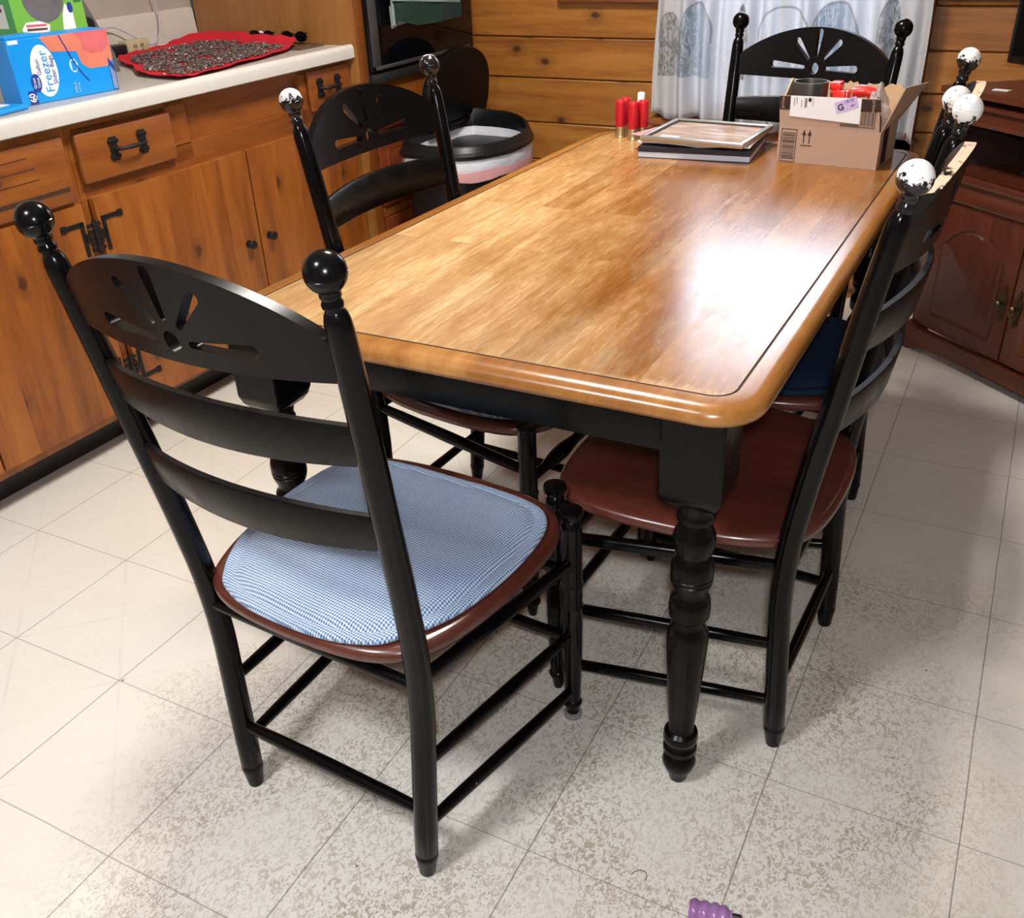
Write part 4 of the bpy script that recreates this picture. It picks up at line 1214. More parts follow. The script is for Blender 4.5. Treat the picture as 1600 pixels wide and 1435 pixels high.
def mk_frontleg(s, capped=True):
    def f():
        mb = MB()
        prof = [(0, .0085), (.004, .0098), (.028, .0132), (.031, .0165), (.036, .0175), (.040, .0160), (.042, .0140), (.046, .0142), (.09, .0160), (.16, .0180), (.22, .0188), (.255, .0186), (.258, .0198), (.262, .0203), (.266, .0190), (.270, .0178), (.285, .0192), (.299, .0185), (.303, .0198), (.307, .0203), (.311, .0190), (.314, .0182), (.36, .0185), (.42, .0180), (.432, .0165), (.438, .0125)]
        if capped: prof += [(.442, .0130), (.445, .0190), (.450, .0205), (.455, .0205), (.458, .0190), (.459, .012)]
        else: prof = [p for p in prof if p[0] < .425]+[(.445, .0185), (.452, .0188), (.454, .0180), (.4545, .012)]
        mb.lathe(prof, 24, Matrix.Translation((s*.2305, .200, 0)))
        return mb
    return f
def mk_bar(p, q, r=.0105, bulb=False):
    def f():
        mb = MB(); a, b = Vector(p), Vector(q)
        if bulb:
            ts = [0, .05, .12, .22, .30, .38, .42, .5, .58, .62, .70, .78, .88, .95, 1]
            rs = [.009, .0092, .010, .0155, .0165, .0130, .0110, .0115, .0110, .0130, .0165, .0155, .010, .0092, .009]
        else:
            ts = [0, .03, .2, .5, .8, .97, 1]; rs = [r*.86, r*.9, r, r*1.08, r, r*.9, r*.86]
        mb.tube([a.lerp(b, t) for t in ts], rs, n=14)
        return mb
    return f
def make_chair(label, x, y, yaw, body='black', finials=('black', 'black'), rail='rail_black', capped=True):
    t = thing('dining_chair', label, 'chair', (x, y, 0), yaw, group='black ladder-back dining chairs')
    m = M[body]
    part('seat', 'seat', mk_seat, M['mahog'], t)
    for s in (-1, 1):
        pst = part('post%d' % s, 'back_post', mk_post(s), m, t)
        tilt = Euler((math.atan(.16), math.atan(.04)*s, 0))
        fin = part('finial', 'finial', mk_finial, M[finials[0 if s < 0 else 1]], pst, (s*xpost(1.0135), -.2862, 1.0135), tilt)
        part('fleg%d%d' % (s, capped), 'front_leg', mk_frontleg(s, capped), m, t)
    part('crest', 'crest_rail', mk_crest, M[rail], t)
    part('slatA', 'back_slat', mk_slat(.770, .826), M['black_soft'] if body == 'black' else m, t)
    part('slatB', 'back_slat', mk_slat(.638, .694), M['black_soft'] if body == 'black' else m, t)
    for s in (-1, 1):
        for i, (z1, z2, r) in enumerate(((.355, .392, .0115), (.200, .228, .0105), (.066, .100, .0105))):
            part('side%d%d' % (s, i), 'stretcher', mk_bar((s*.2305, .19, z1), (s*(xpost(z2)), yp(z2)+.012, z2), r), m, t)
    part('rear0', 'stretcher', mk_bar((-.185, -.195, .388), (.185, -.195, .388), .0105), m, t)
    part('rear1', 'stretcher', mk_bar((-.178, -.200, .135), (.178, -.200, .135), .0105), m, t)
    part('front0', 'stretcher', mk_bar((-.22, .200, .33), (.22, .200, .33), .012, True), m, t)
    part('front1', 'stretcher', mk_bar((-.22, .200, .185), (.22, .200, .185), .0105), m, t)
    return t
ch_near = make_chair('black ladder-back chair with blue cushion at the near end of the table', 1.2258, -.1911, -.0565, finials=('black', 'black'), rail='rail_black')
ch_left = make_chair('black ladder-back chair on the cabinet side of the table, one finial scuffed bright', 1.0838, .4695, -1.6306, finials=('ball_half', 'ball_silver'), rail='rail_rub', capped=False)
ch_right = make_chair('black chair with bare mahogany seat, nearest on the right side, finials worn white', 1.6192, .2767, 1.5311, body='black', finials=('ball_white', 'ball_white2'), rail='rail_worn')
ch_right2 = make_chair('black chair with navy cushion, farther one on the right side, finials worn white', 1.5946, .7672, 1.6191, body='black', finials=('ball_mid', 'ball_white'), rail='rail_worn')
ch_far = make_chair('black ladder-back chair at the window end of the table, behind the cardboard box', 1.3955, 1.262, 2.8912, finials=('black', 'black'), rail='rail_black')

# clear cup under the near chair's front leg
mb = MB(); mb.lathe([(.0005, .0165), (.006, .0170), (.012, .0160), (.012, .0115), (.0045, .0110), (.0045, .0105)], 20, Matrix.Translation((.2305, .200, 0)), cap=False)
mb.rings([[Vector((.2305+r*math.cos(2*PI*k/20), .200+r*math.sin(2*PI*k/20), z)) for k in range(20)] for r, z in ((.0164, .0005), (.0164, .0010))])
cup = mb.build('leg_cup', M['rubberclear'], ch_near); cup['label'] = 'clear plastic furniture cup'

# cushions
cush_half = [(0, .203), (.10, .202), (.165, .192), (.200, .170), (.220, .125), (.227, .05), (.222, -.03), (.208, -.10), (.186, -.150), (.165, -.182), (.140, -.208), (.08, -.230), (0, -.236)]
def make_cushion(label, x, y, yaw, mat, puff=1.0):
    t = thing('seat_cushion', label, 'cushion', (x, y, .4455), yaw, group='chair seat cushions')
    mb = MB(); o = closed_outline(cush_half)
    prof = [(.012, .0), (.002, .001), (-.001, .005), (.0, .009), (.004, .0115), (.014, .0115), (.018, .0100), (.020, .0105), (.027, .0165), (.036, .0195)]
    rr = []
    for d, z in prof:
        ring = []
        ins = inset(o, d)
        for k, p_ in enumerate(ins):
            wob = .0009*math.sin(k*.9) if d > 0.003 else 0
            ring.append(Vector((p_.x, p_.y, z*puff+wob)))
        rr.append(ring)
    last = rr[-1]
    for k, z in ((.85, .0220), (.6, .0230), (.3, .0232), (.02, .0232)):
        rr.append([Vector((p.x*k, p.y*k, z*puff)) for p in last])
    mb.rings(rr); mb.build('cushion_pad', mat, t, sharp=70)
    return t
def place_cushion(lbl, ch, mat, puff=1.0): return make_cushion(lbl, ch.location.x, ch.location.y, ch.rotation_euler.z, mat, puff)
cu = place_cushion('blue and white woven pad cushion on the chair at the near end of the table', ch_near, M['bluefab'])
cu2 = place_cushion('blue woven pad cushion on the cabinet-side chair, mostly hidden under the table', ch_left, M['bluefab'])
cu3 = place_cushion('plain navy pad cushion on the farther chair at the right side', ch_right2, M['navyfab'], 1.15)
# stitched ties of the navy cushion
mb = MB(); mb.tube([(.10, -.235, .012), (.16, -.20, .010), (.195, -.175, .006)], .003, n=8); mb.build('cushion_tie', M['toolblk'], cu3)

# ------------------------------------------------------------------ things on the table
TZ = .7523
# cardboard box
bx = thing('cardboard_box', 'open brown cardboard box with printed arrows and a white shipping label on the table', 'box', (1.476, 1.176, TZ), rad(-5.1))
W, H1, HT, D = .233, .083, .1535, .16
t_ = .003
mb = MB()
mb.box(0, W, 0, t_, 0, H1); mb.box(0, W, D-t_, D, 0, H1); mb.box(0, t_, t_, D-t_, 0, H1); mb.box(W-t_, W, t_, D-t_, 0, H1); mb.box(t_, W-t_, t_, D-t_, 0, t_)
mb.build('box_body', M['kraft'], bx)
mb = MB()
mb.rings([[Vector(p) for p in ((0.0, 0, H1), (W-.004, 0, H1), (W-.012, -.003, HT), (-.006, -.003, HT-.004))], [Vector(p) for p in ((0.0, t_, H1), (W-.004, t_, H1), (W-.012, 0, HT), (-.006, 0, HT-.004))]])
mb.build('front_flap', M['kraft'], bx)
# back flap with torn saw edge
mb = MB()
n = 30; top_ = []
for i in range(n+1):
    u = i/n; top_.append((lerp(0, W+.034, u), H1+.072+.0045*(1 if math.sin(i*2.3) > .2 else -.4)+.004*math.sin(i*1.1)))
poly = [(0, H1), (W, H1)]+list(reversed(top_))
mb.rings([[Vector((x, D-t_+(z-H1)*.12, z)) for x, z in poly], [Vector((x, D+(z-H1)*.12, z)) for x, z in poly]])
mb.build('back_flap', M['kraft_in'], bx)
# right flap splayed out
mb = MB()
def rflap(o): return [Vector(p)+Vector((o, 0, 0)) for p in ((W-.002, 0.004, H1), (W-.002, D-.004, H1), (W+.050, D+.004, H1+.085), (W+.034, .01, H1+.096))]
mb.rings([rflap(0), rflap(.003)]); mb.build('side_flap', M['kraft'], bx)
mb = MB(); F = Face((W+.0001, 0, 0), (0, 1, 0), (0, 0, 1)); F.rect(mb, .030, .075, .004, H1+.0, .0001, .0006)
d_ = Vector((.0475, 0, .10)).normalized()
mb.build('black_tape', M['tape'], bx)
# left flap, torn
mb = MB()
lf = [(0, H1), (0, HT-.02), (.03, HT-.002), (.055, HT+.016), (.070, HT+.024), (.085, HT+.006), (.12, HT-.01), (D, H1+.02), (D, H1)]
mb.rings([[Vector((0-.002*(z > H1+.01), y, z)) for y, z in lf], [Vector((t_-.002*(z > H1+.01), y, z)) for y, z in lf]])
mb.build('side_flap', M['kraft_in'], bx)
# printing on the flap and front
Ff = Face((-.006, -.003, HT-.004), Vector((W-.006, 0, .004)), Vector((0, .003, -(HT-H1))))
Ff = Face((0, -.0002, H1), (1, 0, 0), Vector((0, -.003, HT-H1)))
mb = MB(); Ff.plate(mb, [(-.004, .036), (W-.006, .044), (W-.010, .070), (-.0055, .066)], .0001, .0005); mb.build('black_tape', M['tape'], bx)
lb = MB(); Ff.plate(lb, [(.022, .0225), (.183, .0150), (.182, .0702), (.0215, .0682)], .0006, .0010); lab = lb.build('shipping_label', M['paper'], bx)
mb = MB()
for x0, x1, y0, y1 in ((.030, .0312, .046, .064), (.036, .037, .050, .066), (.047, .048, .044, .060)): Ff.rect(mb, x0, x1, y0, y1, .0011, .0013)
for k in range(7): Ff.rect(mb, .0545, .0605, .0445+k*.003, .0445+k*.003+.0015, .0011, .0013)
Ff.rect(mb, .063, .070, .057, .065, .0011, .0013); Ff.rect(mb, .074, .0748, .046, .066, .0011, .0013)
mb.build('printed_lines', M['ink'], lab)
mb = MB(); c_, s_ = math.cos(rad(21)), math.sin(rad(21))
def rp(px, py): return (.150+px*c_-py*s_, .0555+px*s_+py*c_)
Ff.plate(mb, [rp(-.026, -.013), rp(.025, -.013), rp(.025, .012), rp(-.026, .012)], .0011, .0014); stk = mb.build('lilac_sticker', M['lilac'], lab)
o3 = Ff.P(*rp(-.014, -.002), .0012); xd = Ff.X*c_+Ff.Y*s_; yd = -Ff.X*s_+Ff.Y*c_
text('lettering', 'G', .019, xd, yd, o3, M['ink'], stk, bold=.0004)
text('lettering', '19:10', .0095, xd, yd, Ff.P(*rp(.007, .006), .0012), M['navyink'], stk)
text('lettering', 'A01', .0065, xd, yd, Ff.P(*rp(.013, -.005), .0012), M['ink'], stk)
Fb = Face((0, 0, 0), (1, 0, 0), (0, 0, 1))
mb = MB(); Fb.frame(mb, .0065, .0435, .0015, .0765, .0014)
z_ = .008
rnd = random.Random(5)
while z_ < .068:
    h = rnd.choice((.0006, .0011, .0018)); Fb.rect(mb, .010, .040, z_, z_+h); z_ += h+rnd.choice((.0012, .0020, .0028))
mb.build('printed_barcode', M['ink'], bx)
mb = MB(); Ff.frame(mb, .140, .2165, .0080, .0435, .0012)
x_ = .186
while x_ < .212:
    h = rnd.choice((.0006, .0011, .0016)); Ff.rect(mb, x_, x_+h, .012, .041); x_ += h+rnd.choice((.0012, .0022))
for k in range(12): Ff.rect(mb, .143+k*.0033, .145+k*.0033, .0100, .0140)
mb.build('printed_barcode', M['ink'], bx)
mb = MB()
Fb.rect(mb, .054, .080, .0405, .0423)
for ax_ in (.0605, .0735):
    Fb.rect(mb, ax_-.0011, ax_+.0011, .0465, .066)
    Fb.plate(mb, [(ax_-.0048, .0645), (ax_+.0048, .0645), (ax_, .0775)])
mb.build('printed_arrows', M['ink'], bx)
text('lettering', 'prime', .011, Ff.Y, -Ff.X, Ff.P(.004, .052, .0005), M['kraft'], bx)
text('lettering', 'prime', .011, -Ff.Y, Ff.X, Ff.P(.210, .055, .0005), M['kraft'], bx)
# contents of the box
def inbox(name, label, cat, x, y, z, rz=0, rot=None):
    p_ = bx.matrix_basis @ Vector((x, y, z)) if False else Matrix.Translation(bx.location) @ Matrix.Rotation(rad(-5.1), 4, 'Z') @ Vector((x, y, z))
    return thing(name, label, cat, p_, rad(-5.1)+rz, rot=rot)
rl = inbox('metal_ring', 'wide dark grey metal ring standing in the left of the cardboard box', 'metal ring', .046, .060, .004)
mb = MB(); mb.lathe([(0, .037), (.166, .040), (.170, .0395), (.170, .036), (.166, .0355), (.01, .033)], 40, cap=False); mb.build('ring_wall', M['roll'], rl)
mb = MB(); mb.lathe([(0, .037), (.004, .037)], 40); mb.build('ring_base', M['roll'], rl)
rc1 = inbox('red_plastic_part', 'round bright red plastic clamp in the middle of the cardboard box', 'plastic part', .112, .085, .004)
mb = MB(); mb.box(-.022, .020, -.018, .018, 0, .150, bev=.004); mb.box(-.026, .0, -.014, .022, .150, .168, bev=.004); mb.box(-.010, .014, -.024, -.010, .10, .152, bev=.003); mb.build('clamp_body', M['capred'], rc1)
mb = MB()
for k in range(4): mb.box(-.020+k*.008, -.016+k*.008, -.0195, -.0175, .12, .148, bev=.0005)
mb.build('grip_ribs', M['shellred'], rc1)
rc2 = inbox('red_plastic_part', 'long bright red plastic handle in the cardboard box, right of the red clamp', 'plastic part', .158, .085, .004)
mb = MB(); mb.tube([(-.018, 0, .148), (.010, 0, .150), (.022, .002, .148), (.028, .006, .120), (.028, .010, .002)], .013, n=16); mb.build('handle', M['capred'], rc2)
pb = inbox('clear_plastic_bag', 'crinkled clear plastic bag bulging at the right of the cardboard box', 'plastic bag', .204, .060, .02)
mb = MB(); bmesh.ops.create_icosphere(mb.bm, subdivisions=4, radius=1)
for v in mb.bm.verts:
    q = v.co.copy(); k = 1+.13*math.sin(q.x*7+1)+.11*math.sin(q.z*9+q.y*5)
    v.co = Vector((q.x*.026*k, q.y*.040*k, .075+q.z*.072*k))
mb.build('bag', M['bagcrinkle'], pb)
tl = inbox('black_tool_handle', 'black rubber tool handle low in the right of the cardboard box', 'tool', .2175, .030, .004)
mb = MB(); mb.tube([(0, 0, 0), (0, 0, .05), (-.002, 0, .085), (-.004, 0, .104), (-.004, 0, .112)], [.008, .009, .0085, .0095, .006], n=14); mb.build('grip', M['toolblk'], tl)

# book, papers, frame
bk = thing('hardcover_book', 'thick black hardcover book lying flat at the bottom of the stack on the table', 'book', (1.149, 1.111, TZ), rad(5.2))
mb = MB(); mb.box(.0, .274, .0, .236, .001, .0140, bev=.0008, seg=1); mb.build('page_block', M['pages'], bk)
mb = MB(); mb.box(-.001, .275, -.001, .238, .0140, .0275, bev=.0012, seg=1); mb.box(-.001, .275, .232, .238, .0, .0140); mb.box(-.001, .275, -.001, .232, 0, .001); mb.build('book_cover', M['bookblk'], bk)
pp = thing('paper_sheaf', 'curled white magazine lying between the black book and the picture frame', 'magazine', (1.140, 1.128, TZ+.0278), rad(2))
mb = MB(); nu = 20
def pz(u, v): return .0015+.0048*abs(math.sin(u*4.2+.8))+.002*math.sin(v*5)
fr = [[mb.bm.verts.new((lerp(0, .280, i/nu), lerp(0, .235, j/nu), pz(i/nu, j/nu)+.002)) for j in range(nu+1)] for i in range(nu+1)]
bk_ = [[mb.bm.verts.new((lerp(0, .280, i/nu), lerp(0, .235, j/nu), max(.0002, pz(i/nu, j/nu)-.0015))) for j in range(nu+1)] for i in range(nu+1)]
for i in range(nu):
    for j in range(nu):
        mb.bm.faces.new((fr[i][j], fr[i+1][j], fr[i+1][j+1], fr[i][j+1])); mb.bm.faces.new((bk_[i][j], bk_[i][j+1], bk_[i+1][j+1], bk_[i+1][j]))
for i in range(nu):
    mb.bm.faces.new((fr[i][0], bk_[i][0], bk_[i+1][0], fr[i+1][0])); mb.bm.faces.new((fr[i][nu], fr[i+1][nu], bk_[i+1][nu], bk_[i][nu]))
for j in range(nu):
    mb.bm.faces.new((fr[0][j], fr[0][j+1], bk_[0][j+1], bk_[0][j])); mb.bm.faces.new((fr[nu][j], bk_[nu][j], bk_[nu][j+1], fr[nu][j+1]))
mb.build('pages', M['paper'], pp)
pn = thing('pink_paper', 'corner of a pink paper sheet sticking out left of the picture frame', 'paper', (1.1, 1.185, TZ+.0375), rad(-4))
mb = MB(); mb.prism([(0, 0), (.12, -.035), (.15, .13), (.03, .12)], 0, .0008); mb.build('sheet', M['pinkpaper'], pn)
fm = thing('picture_frame', 'silver picture frame lying flat on top of the book stack', 'picture frame', (1.148, 1.118, TZ+.0385), rad(-3.5))
W, D = .264, .236; rt = .012
mb = MB()
for a in ((0, W, 0, rt), (0, W, D-rt, D), (0, rt, rt, D-rt), (W-rt, W, rt, D-rt)): mb.box(a[0], a[1], a[2], a[3], .003, .0125, bev=.0025)
mb.build('frame_moulding', M['silver'], fm)
mb = MB(); mb.box(.001, W-.001, .001, D-.001, 0, .0045); mb.build('frame_back', M['goldside'], fm)
mb = MB(); mb.box(rt+.003, W-rt-.003, rt+.003, D-rt-.003, .0045, .0062); mb.build('picture', M['print'], fm)
mb = MB()
for a in ((rt, W-rt, rt, rt+.004), (rt, W-rt, D-rt-.004, D-rt), (rt, rt+.004, rt, D-rt), (W-rt-.004, W-rt, rt, D-rt)): mb.box(a[0], a[1], a[2], a[3], .0045, .009)
mb.build('inner_lip', M['bookblk'], fm)
mb = MB(); mb.box(.040, .086, .030, .052, .0063, .0068); tg = mb.build('paper_tag', M['paper'], fm)
mb = MB(); mb.box(.056, .072, .040, .0412, .0069, .0071); mb.box(.058, .075, .037, .0378, .0069, .0071); mb.build('tag_writing', M['ink'], tg)
# dark magazine corner between
# red shells
SH = [(1.019, 1.319, 'red brass-based shell standing on the table, front left of the cluster', 0),
      (1.020, 1.352, 'red brass-based shell standing on the table, behind the front left one', 0),
      (1.062, 1.300, 'red brass-based shell standing on the table, front right of the cluster', 0),
      (1.079, 1.328, 'red brass-based shell standing on the table, in front of the white cap', 0)]
for i, (x, y, lb_, k) in enumerate(SH):
    s = thing('shotgun_shell', lb_, 'shotgun shell', (x, y, TZ), i*.7, group='red shells on the table')
    def hull():
        mb = MB(); mb.lathe([(.026, .0132), (.030, .0138), (.088, .0138), (.093, .0132), (.0955, .0110), (.0950, .0085), (.091, .0080), (.0905, .002)], 24)
        for q in range(6):
            a = q*PI/3
        return mb
    def basem():
        mb = MB(); mb.lathe([(0, .0155), (.002, .0157), (.004, .0145), (.006, .0142), (.024, .0143), (.0275, .0141), (.028, .0132)], 24); return mb
    part('hull', 'hull', hull, M['shellred'], s); part('sbase', 'brass_base', basem, M['shellbrass'], s)
wc = thing('lip_balm', 'white-capped small tube standing behind the red shells', 'tube', (1.058, 1.366, TZ), 0)
mb = MB(); mb.lathe([(0, .0095), (.078, .0095), (.079, .0090)], 20); mb.build('tube_body', M['shellred'], wc)
mb = MB(); mb.lathe([(.079, .0100), (.106, .0098), (.108, .0085)], 20); mb.build('cap', M['white'], wc)

# ------------------------------------------------------------------ corner cabinet and television
TA = Vector((1.754, 1.985, 0)); TBv = Vector((2.132, 1.659, 0)); tv_yaw = math.atan2(TBv.y-TA.y, TBv.x-TA.x)
cc = thing('corner_cabinet', 'dark cherry wood television cabinet set across the right corner', 'cabinet', TA, tv_yaw)
# local x along the front, y into the corner; front at y=0
CW = .80
def foot(z0, z1, d0, mat='cherry', name='carcass', x0=.02, x1=CW-.02, cutc=.22, depth=.42):
    mb = MB(); pts = [(x0, d0), (x1, d0), (x1, d0+.10), (x1-cutc, d0+depth), (x0+cutc-.10, d0+depth), (x0, d0+.03)]
    mb.prism(pts, z0, z1); return mb.build(name, M[mat], cc)
foot(.085, .505, .022)
foot(.505, .578, .010, 'cherry_x', 'middle_deck', x0=.008, x1=CW-.008)
foot(.715, .772, .012, 'cherry_x', 'top_rail', x0=.004, x1=CW-.004)
foot(.790, .808, -.004, 'cherry_x', 'top_board', x0=-.004, x1=CW+.004)
foot(.772, .790, .06, 'darkwood', 'swivel_base', x0=.08, x1=CW-.08)
mb = MB(); mb.box(.006, .050, .012, .05, .578, .715); mb.box(CW-.05, CW-.006, .012, .05, .578, .715)
mb.prism([(.02, .05), (.04, .05), (.16, .42), (.14, .42)], .578, .715); mb.prism([(CW-.04, .05), (CW-.02, .05), (CW-.2, .42), (CW-.22, .42)], .578, .715); mb.prism([(.14, .41), (CW-.2, .41), (CW-.2, .43), (.14, .43)], .578, .715)
mb.build('upper_stile', M['darkwood'], cc)
# plinth with ogee scallop along its lower edge
mb = MB()
pl = [(0, 0), (.045, 0), (.058, .014), (.072, .008), (.085, .016), (.11, .024), (.20, .030), (.40, .032), (.60, .030), (.69, .024), (.715, .016), (.728, .008), (.742, .014), (.755, 0), (CW, 0), (CW, .080), (0, .080)]
mb.rings([[Vector((x, -.004, z)) for x, z in pl], [Vector((x, .018, z)) for x, z in pl]])
mb.box(0, .018, .018, .10, 0, .080); mb.box(CW-.018, CW, .018, .10, 0, .080)
mb.box(.0, CW, -.008, .018, .072, .082, bev=.003)
mb.build('plinth', M['cherry_x'], cc)
mb = MB(); mb.box(.0, CW, -.006, .02, .500, .516, bev=.004); mb.box(-.004, CW+.004, -.004, .02, .555, .578, bev=.006); mb.build('deck_moulding', M['cherry_x'], cc)
mb = MB(); mb.box(0, CW, .002, .012, .716, .728, bev=.003); mb.box(0, CW, .000, .012, .760, .771, bev=.003); mb.build('rail_moulding', M['cherry_x'], cc)
def tvdoor(x0, x1, hinge_left):
    mb = MB(); mb.box(x0, x1, .004, .022, .090, .497, bev=.004); d = mb.build('door', M['cherry'], cc)
    w = x1-x0
    px0, px1, pz0, pz1 = x0+.060, x1-.055, .148, .372
    out = [(px0, pz0), (px1, pz0), (px1, pz1), (px1-.012, pz1)]
    n = 14
    for k in range(1, n):
        u = k/n; out.append((lerp(px1-.012, px0+.012, u), pz1+.060*math.sin(PI*u)**.8))
    out += [(px0+.012, pz1), (px0, pz1)]
    o2 = [Vector((a, b)) for a, b in out]
    cxx = sum(p.x for p in o2)/len(o2); czz = sum(p.y for p in o2)/len(o2)
    def sc(f_): return [Vector((cxx+(p.x-cxx)*f_, czz+(p.y-czz)*f_)) for p in o2]
    mb = MB()
    mb.rings([[Vector((p.x, .0035, p.y)) for p in sc(1.05)], [Vector((p.x, .000, p.y)) for p in sc(1.035)], [Vector((p.x, .0045, p.y)) for p in sc(.99)], [Vector((p.x, .0045, p.y)) for p in sc(.95)], [Vector((p.x, -.0005, p.y)) for p in sc(.84)]])
    mb.build('raised_panel', M['cherry'], d)
    return d
d1_ = tvdoor(.048, .390, True); d2_ = tvdoor(.394, .736, False)
for d_, xx in ((d1_, .366), (d2_, .418)):
    mb = MB(); mb.prism([(a*.011*(1+.35*math.sin(k*2.1)), b) for k, (a, b) in enumerate([(0, -.055), (.7, -.045), (.45, -.035), (1, -.02), (1, .02), (.45, .035), (.7, .045), (0, .055), (-.7, .045), (-.45, .035), (-1, .02), (-1, -.02), (-.45, -.035), (-.7, -.045)])], 0, .002, M=Matrix.Translation((xx, .0035, .262)) @ Matrix.Rotation(PI/2, 4, 'X'))
    hd = mb.build('handle_plate', M['brass'], d_)
    mb = MB(); mb.lathe([(0, .006), (.012, .005), (.018, .009), (.024, .0095), (.028, .006)], 14, Matrix.Translation((xx, .003, .266)) @ Matrix.Rotation(PI/2, 4, 'X'))
    mb.tube([(xx-.009, -.010, .266), (xx-.010, -.016, .250), (xx, -.018, .240), (xx+.010, -.016, .250), (xx+.009, -.010, .266)], .0022, n=8)
    mb.build('knob', M['brass'], d_)
mb = MB()
for x in (.043, .739): mb.box(x-.003, x+.003, .0185, .0225, .088, .5)
mb.build('door_gap', M['darkwood'], cc)
# television on the cabinet
tvp = thing('television', 'large flat black television on the corner cabinet, cut off by the right picture edge', 'television', TA, tv_yaw)
mb = MB(); mb.box(.175, 1.05, .03, .06, .885, 1.42, bev=.006); mb.build('bezel', M['tvblack'], tvp)
mb = MB(); mb.box(.19, 1.035, .0285, .031, .905, 1.405); mb.build('screen', M['ovenblack'], tvp)
mb = MB(); mb.box(.46, .60, .05, .075, .82, .90, bev=.005); mb.box(.36, .70, .03, .20, .8085, .822, bev=.004); mb.box(.24, .98, .06, .09, .93, 1.35, bev=.02); mb.build('stand', M['tvblack'], tvp)
# paper note on the cabinet
nt = thing('paper_slip', 'small white paper slip on the corner cabinet top', 'paper', (1.908, 1.932, .8085), tv_yaw+rad(30))
mb = MB(); mb.prism([(-.022, -.010), (.020, -.013), (.026, .006), (-.018, .011)], 0, .0015); mb.build('slip', M['paper'], nt)
# cables on the middle deck
cbk = thing('cable_tangle', 'tangle of black cables inside the open shelf of the corner cabinet', 'cables', TA+Vector((0, 0, .579)), tv_yaw)
mb = MB(); rnd = random.Random(8)
for q in range(7):
    cx0 = rnd.uniform(.28, .45); cy0 = rnd.uniform(.10, .22); r_ = rnd.uniform(.03, .09)
    pts = [(cx0+r_*math.cos(a*.9+q)*(1.5), cy0+r_*.7*math.sin(a*.9+q), .006+.004*q+.006*math.sin(a+q)) for a in range(9)]
    mb.tube(catmull([Vector(p) for p in pts], 4, closed=False), .0032, n=6)
mb.box(.30, .40, .12, .20, 0, .028, bev=.005)
mb.build('cables', M['toolblk'], cbk)

# ------------------------------------------------------------------ floor odds and ends
pc = thing('purple_hair_claw', 'translucent purple ribbed plastic piece on the floor at the bottom edge', 'plastic piece', (1.822, -.300, .0175), rad(12))
mb = MB()
prof = []
for k in range(41):
    x = lerp(-.032, .030, k/40)
    r = .0158+.0036*abs(math.sin(k*.33))-.005*max(0, (k-30)/10)
    prof.append((x, r))
mb.lathe(prof, 28, Matrix.Rotation(PI/2, 4, 'Y'))
mb.build('ribbed_barrel', M['purple'], pc)
mb = MB(); mb.lathe([(.0, .0095), (.012, .0100), (.014, .0085)], 20, Matrix.Translation((.030, 0, 0)) @ Matrix.Rotation(PI/2, 4, 'Y')); e_ = mb.build('clear_end', M['plasticbag'], pc)
th_ = thing('thread', 'short curled dark thread lying on the floor tiles', 'thread', (1.70, -.27, .0012), 0)
mb = MB(); mb.tube(catmull([(-.012, -.006, 0), (-.008, .003, 0), (0, .008, .001), (.009, .006, 0), (.012, -.006, 0)], 5, closed=False), .0007, n=6); mb.build('thread_strand', M['hair'], th_)

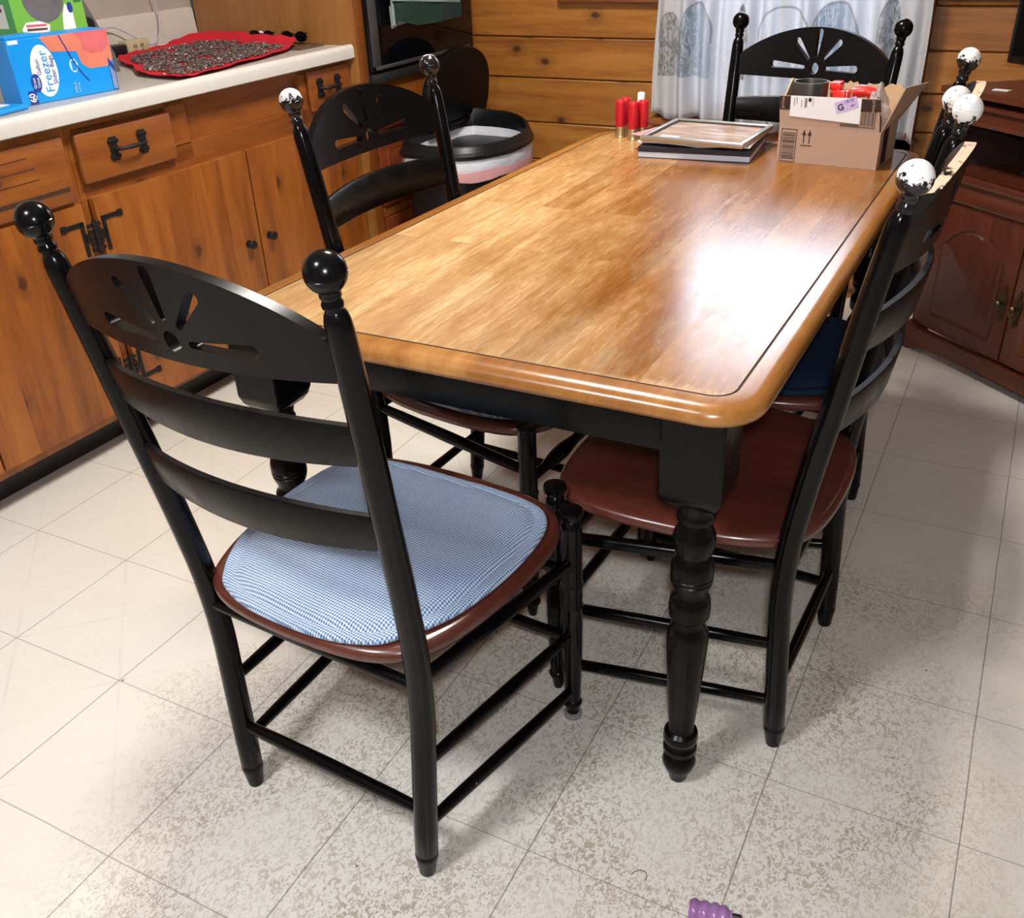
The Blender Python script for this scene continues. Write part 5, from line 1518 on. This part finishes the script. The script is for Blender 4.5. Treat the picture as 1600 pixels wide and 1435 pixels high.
# ------------------------------------------------------------------ lights
def area(name, loc, target, size, power, col=(1, 1, 1), sy=None, spread=180):
    l = bpy.data.lights.new(name, 'AREA'); l.energy = power; l.color = col; l.size = size
    if sy: l.shape = 'RECTANGLE'; l.size_y = sy
    l.spread = rad(spread)
    o = bpy.data.objects.new(name, l); COL.objects.link(o); o.location = loc
    d = Vector(target)-Vector(loc); o.rotation_euler = d.to_track_quat('-Z', 'Y').to_euler(); return o
def ceiling_lamp(x, y, power, label, s=.36, col=(1, .93, .85)):
    t = thing('ceiling_light', label, 'ceiling light', (x, y, ZC-.045), 0)
    mb = MB(); mb.lathe([(.045, s/2+.01), (.030, s/2+.012), (.022, s/2)], 32); mb.build('lamp_base', M['white'], t)
    mb = MB(); mb.lathe([(.021, s/2-.01), (.008, s/2-.02), (-.004, s/2-.06), (-.010, .04), (-.011, .005)], 32); mb.build('diffuser', M['lampglow'], t)
    return area('ceiling_lamp_light', (x, y, ZC-.075), (x, y, 0), s, power, col)
ceiling_lamp(.98, .85, 37, 'round ceiling lamp above the table', col=(1, .94, .86))
ceiling_lamp(1.0, -1.5, 32, 'unseen round fill lamp added behind the camera', col=(.96, .97, 1.0))  # unseen fill fixture, added to light the near chair's seat
# camera flash
fl = area('camera_flash_light', (2.03, -1.215, 1.40), (1.35, .2, .6), .05, 12, (.90, .95, 1.0))
# daylight outside the window
area('window_daylight', (1.23, WB+.55, 1.5), (1.23, WB-.4, 1.15), 1.1, 40, (.80, .88, 1.0), sy=1.5)

w = bpy.data.worlds.new('World'); scene.world = w; w.use_nodes = True
bg = w.node_tree.nodes['Background']
sky = w.node_tree.nodes.new('ShaderNodeTexSky'); sky.sky_type = 'HOSEK_WILKIE'; sky.turbidity = 5; sky.ground_albedo = .5
w.node_tree.links.new(sky.outputs[0], bg.inputs[0]); bg.inputs[1].default_value = 1.2

# ------------------------------------------------------------------ camera
cam = bpy.data.cameras.new('camera'); co = bpy.data.objects.new('camera', cam); COL.objects.link(co)
cam.sensor_width = 36; cam.sensor_fit = 'HORIZONTAL'; cam.lens = 1492.95/1600*36; cam.clip_start = .02
az, pit, rol = rad(-28.63449), rad(30.24412), rad(-2.55085)
ca, sa = math.cos(az), math.sin(az); cp, sp = math.cos(pit), math.sin(pit)
fwd = Vector((sa*cp, ca*cp, -sp)); rgt = Vector((ca, -sa, 0)); upv = rgt.cross(fwd)
r2 = math.cos(rol)*rgt+math.sin(rol)*upv; u2 = -math.sin(rol)*rgt+math.cos(rol)*upv
Rm = Matrix((r2, u2, -fwd)).transposed().to_4x4()
co.matrix_world = Matrix.Translation((2.0082, -1.1880, 1.3147)) @ Rm
scene.camera = co
scene.view_settings.view_transform = 'Standard'; scene.view_settings.look = 'None'
scene.view_settings.exposure = 0.45; scene.view_settings.gamma = 1.0
scene.view_settings.use_curve_mapping = False
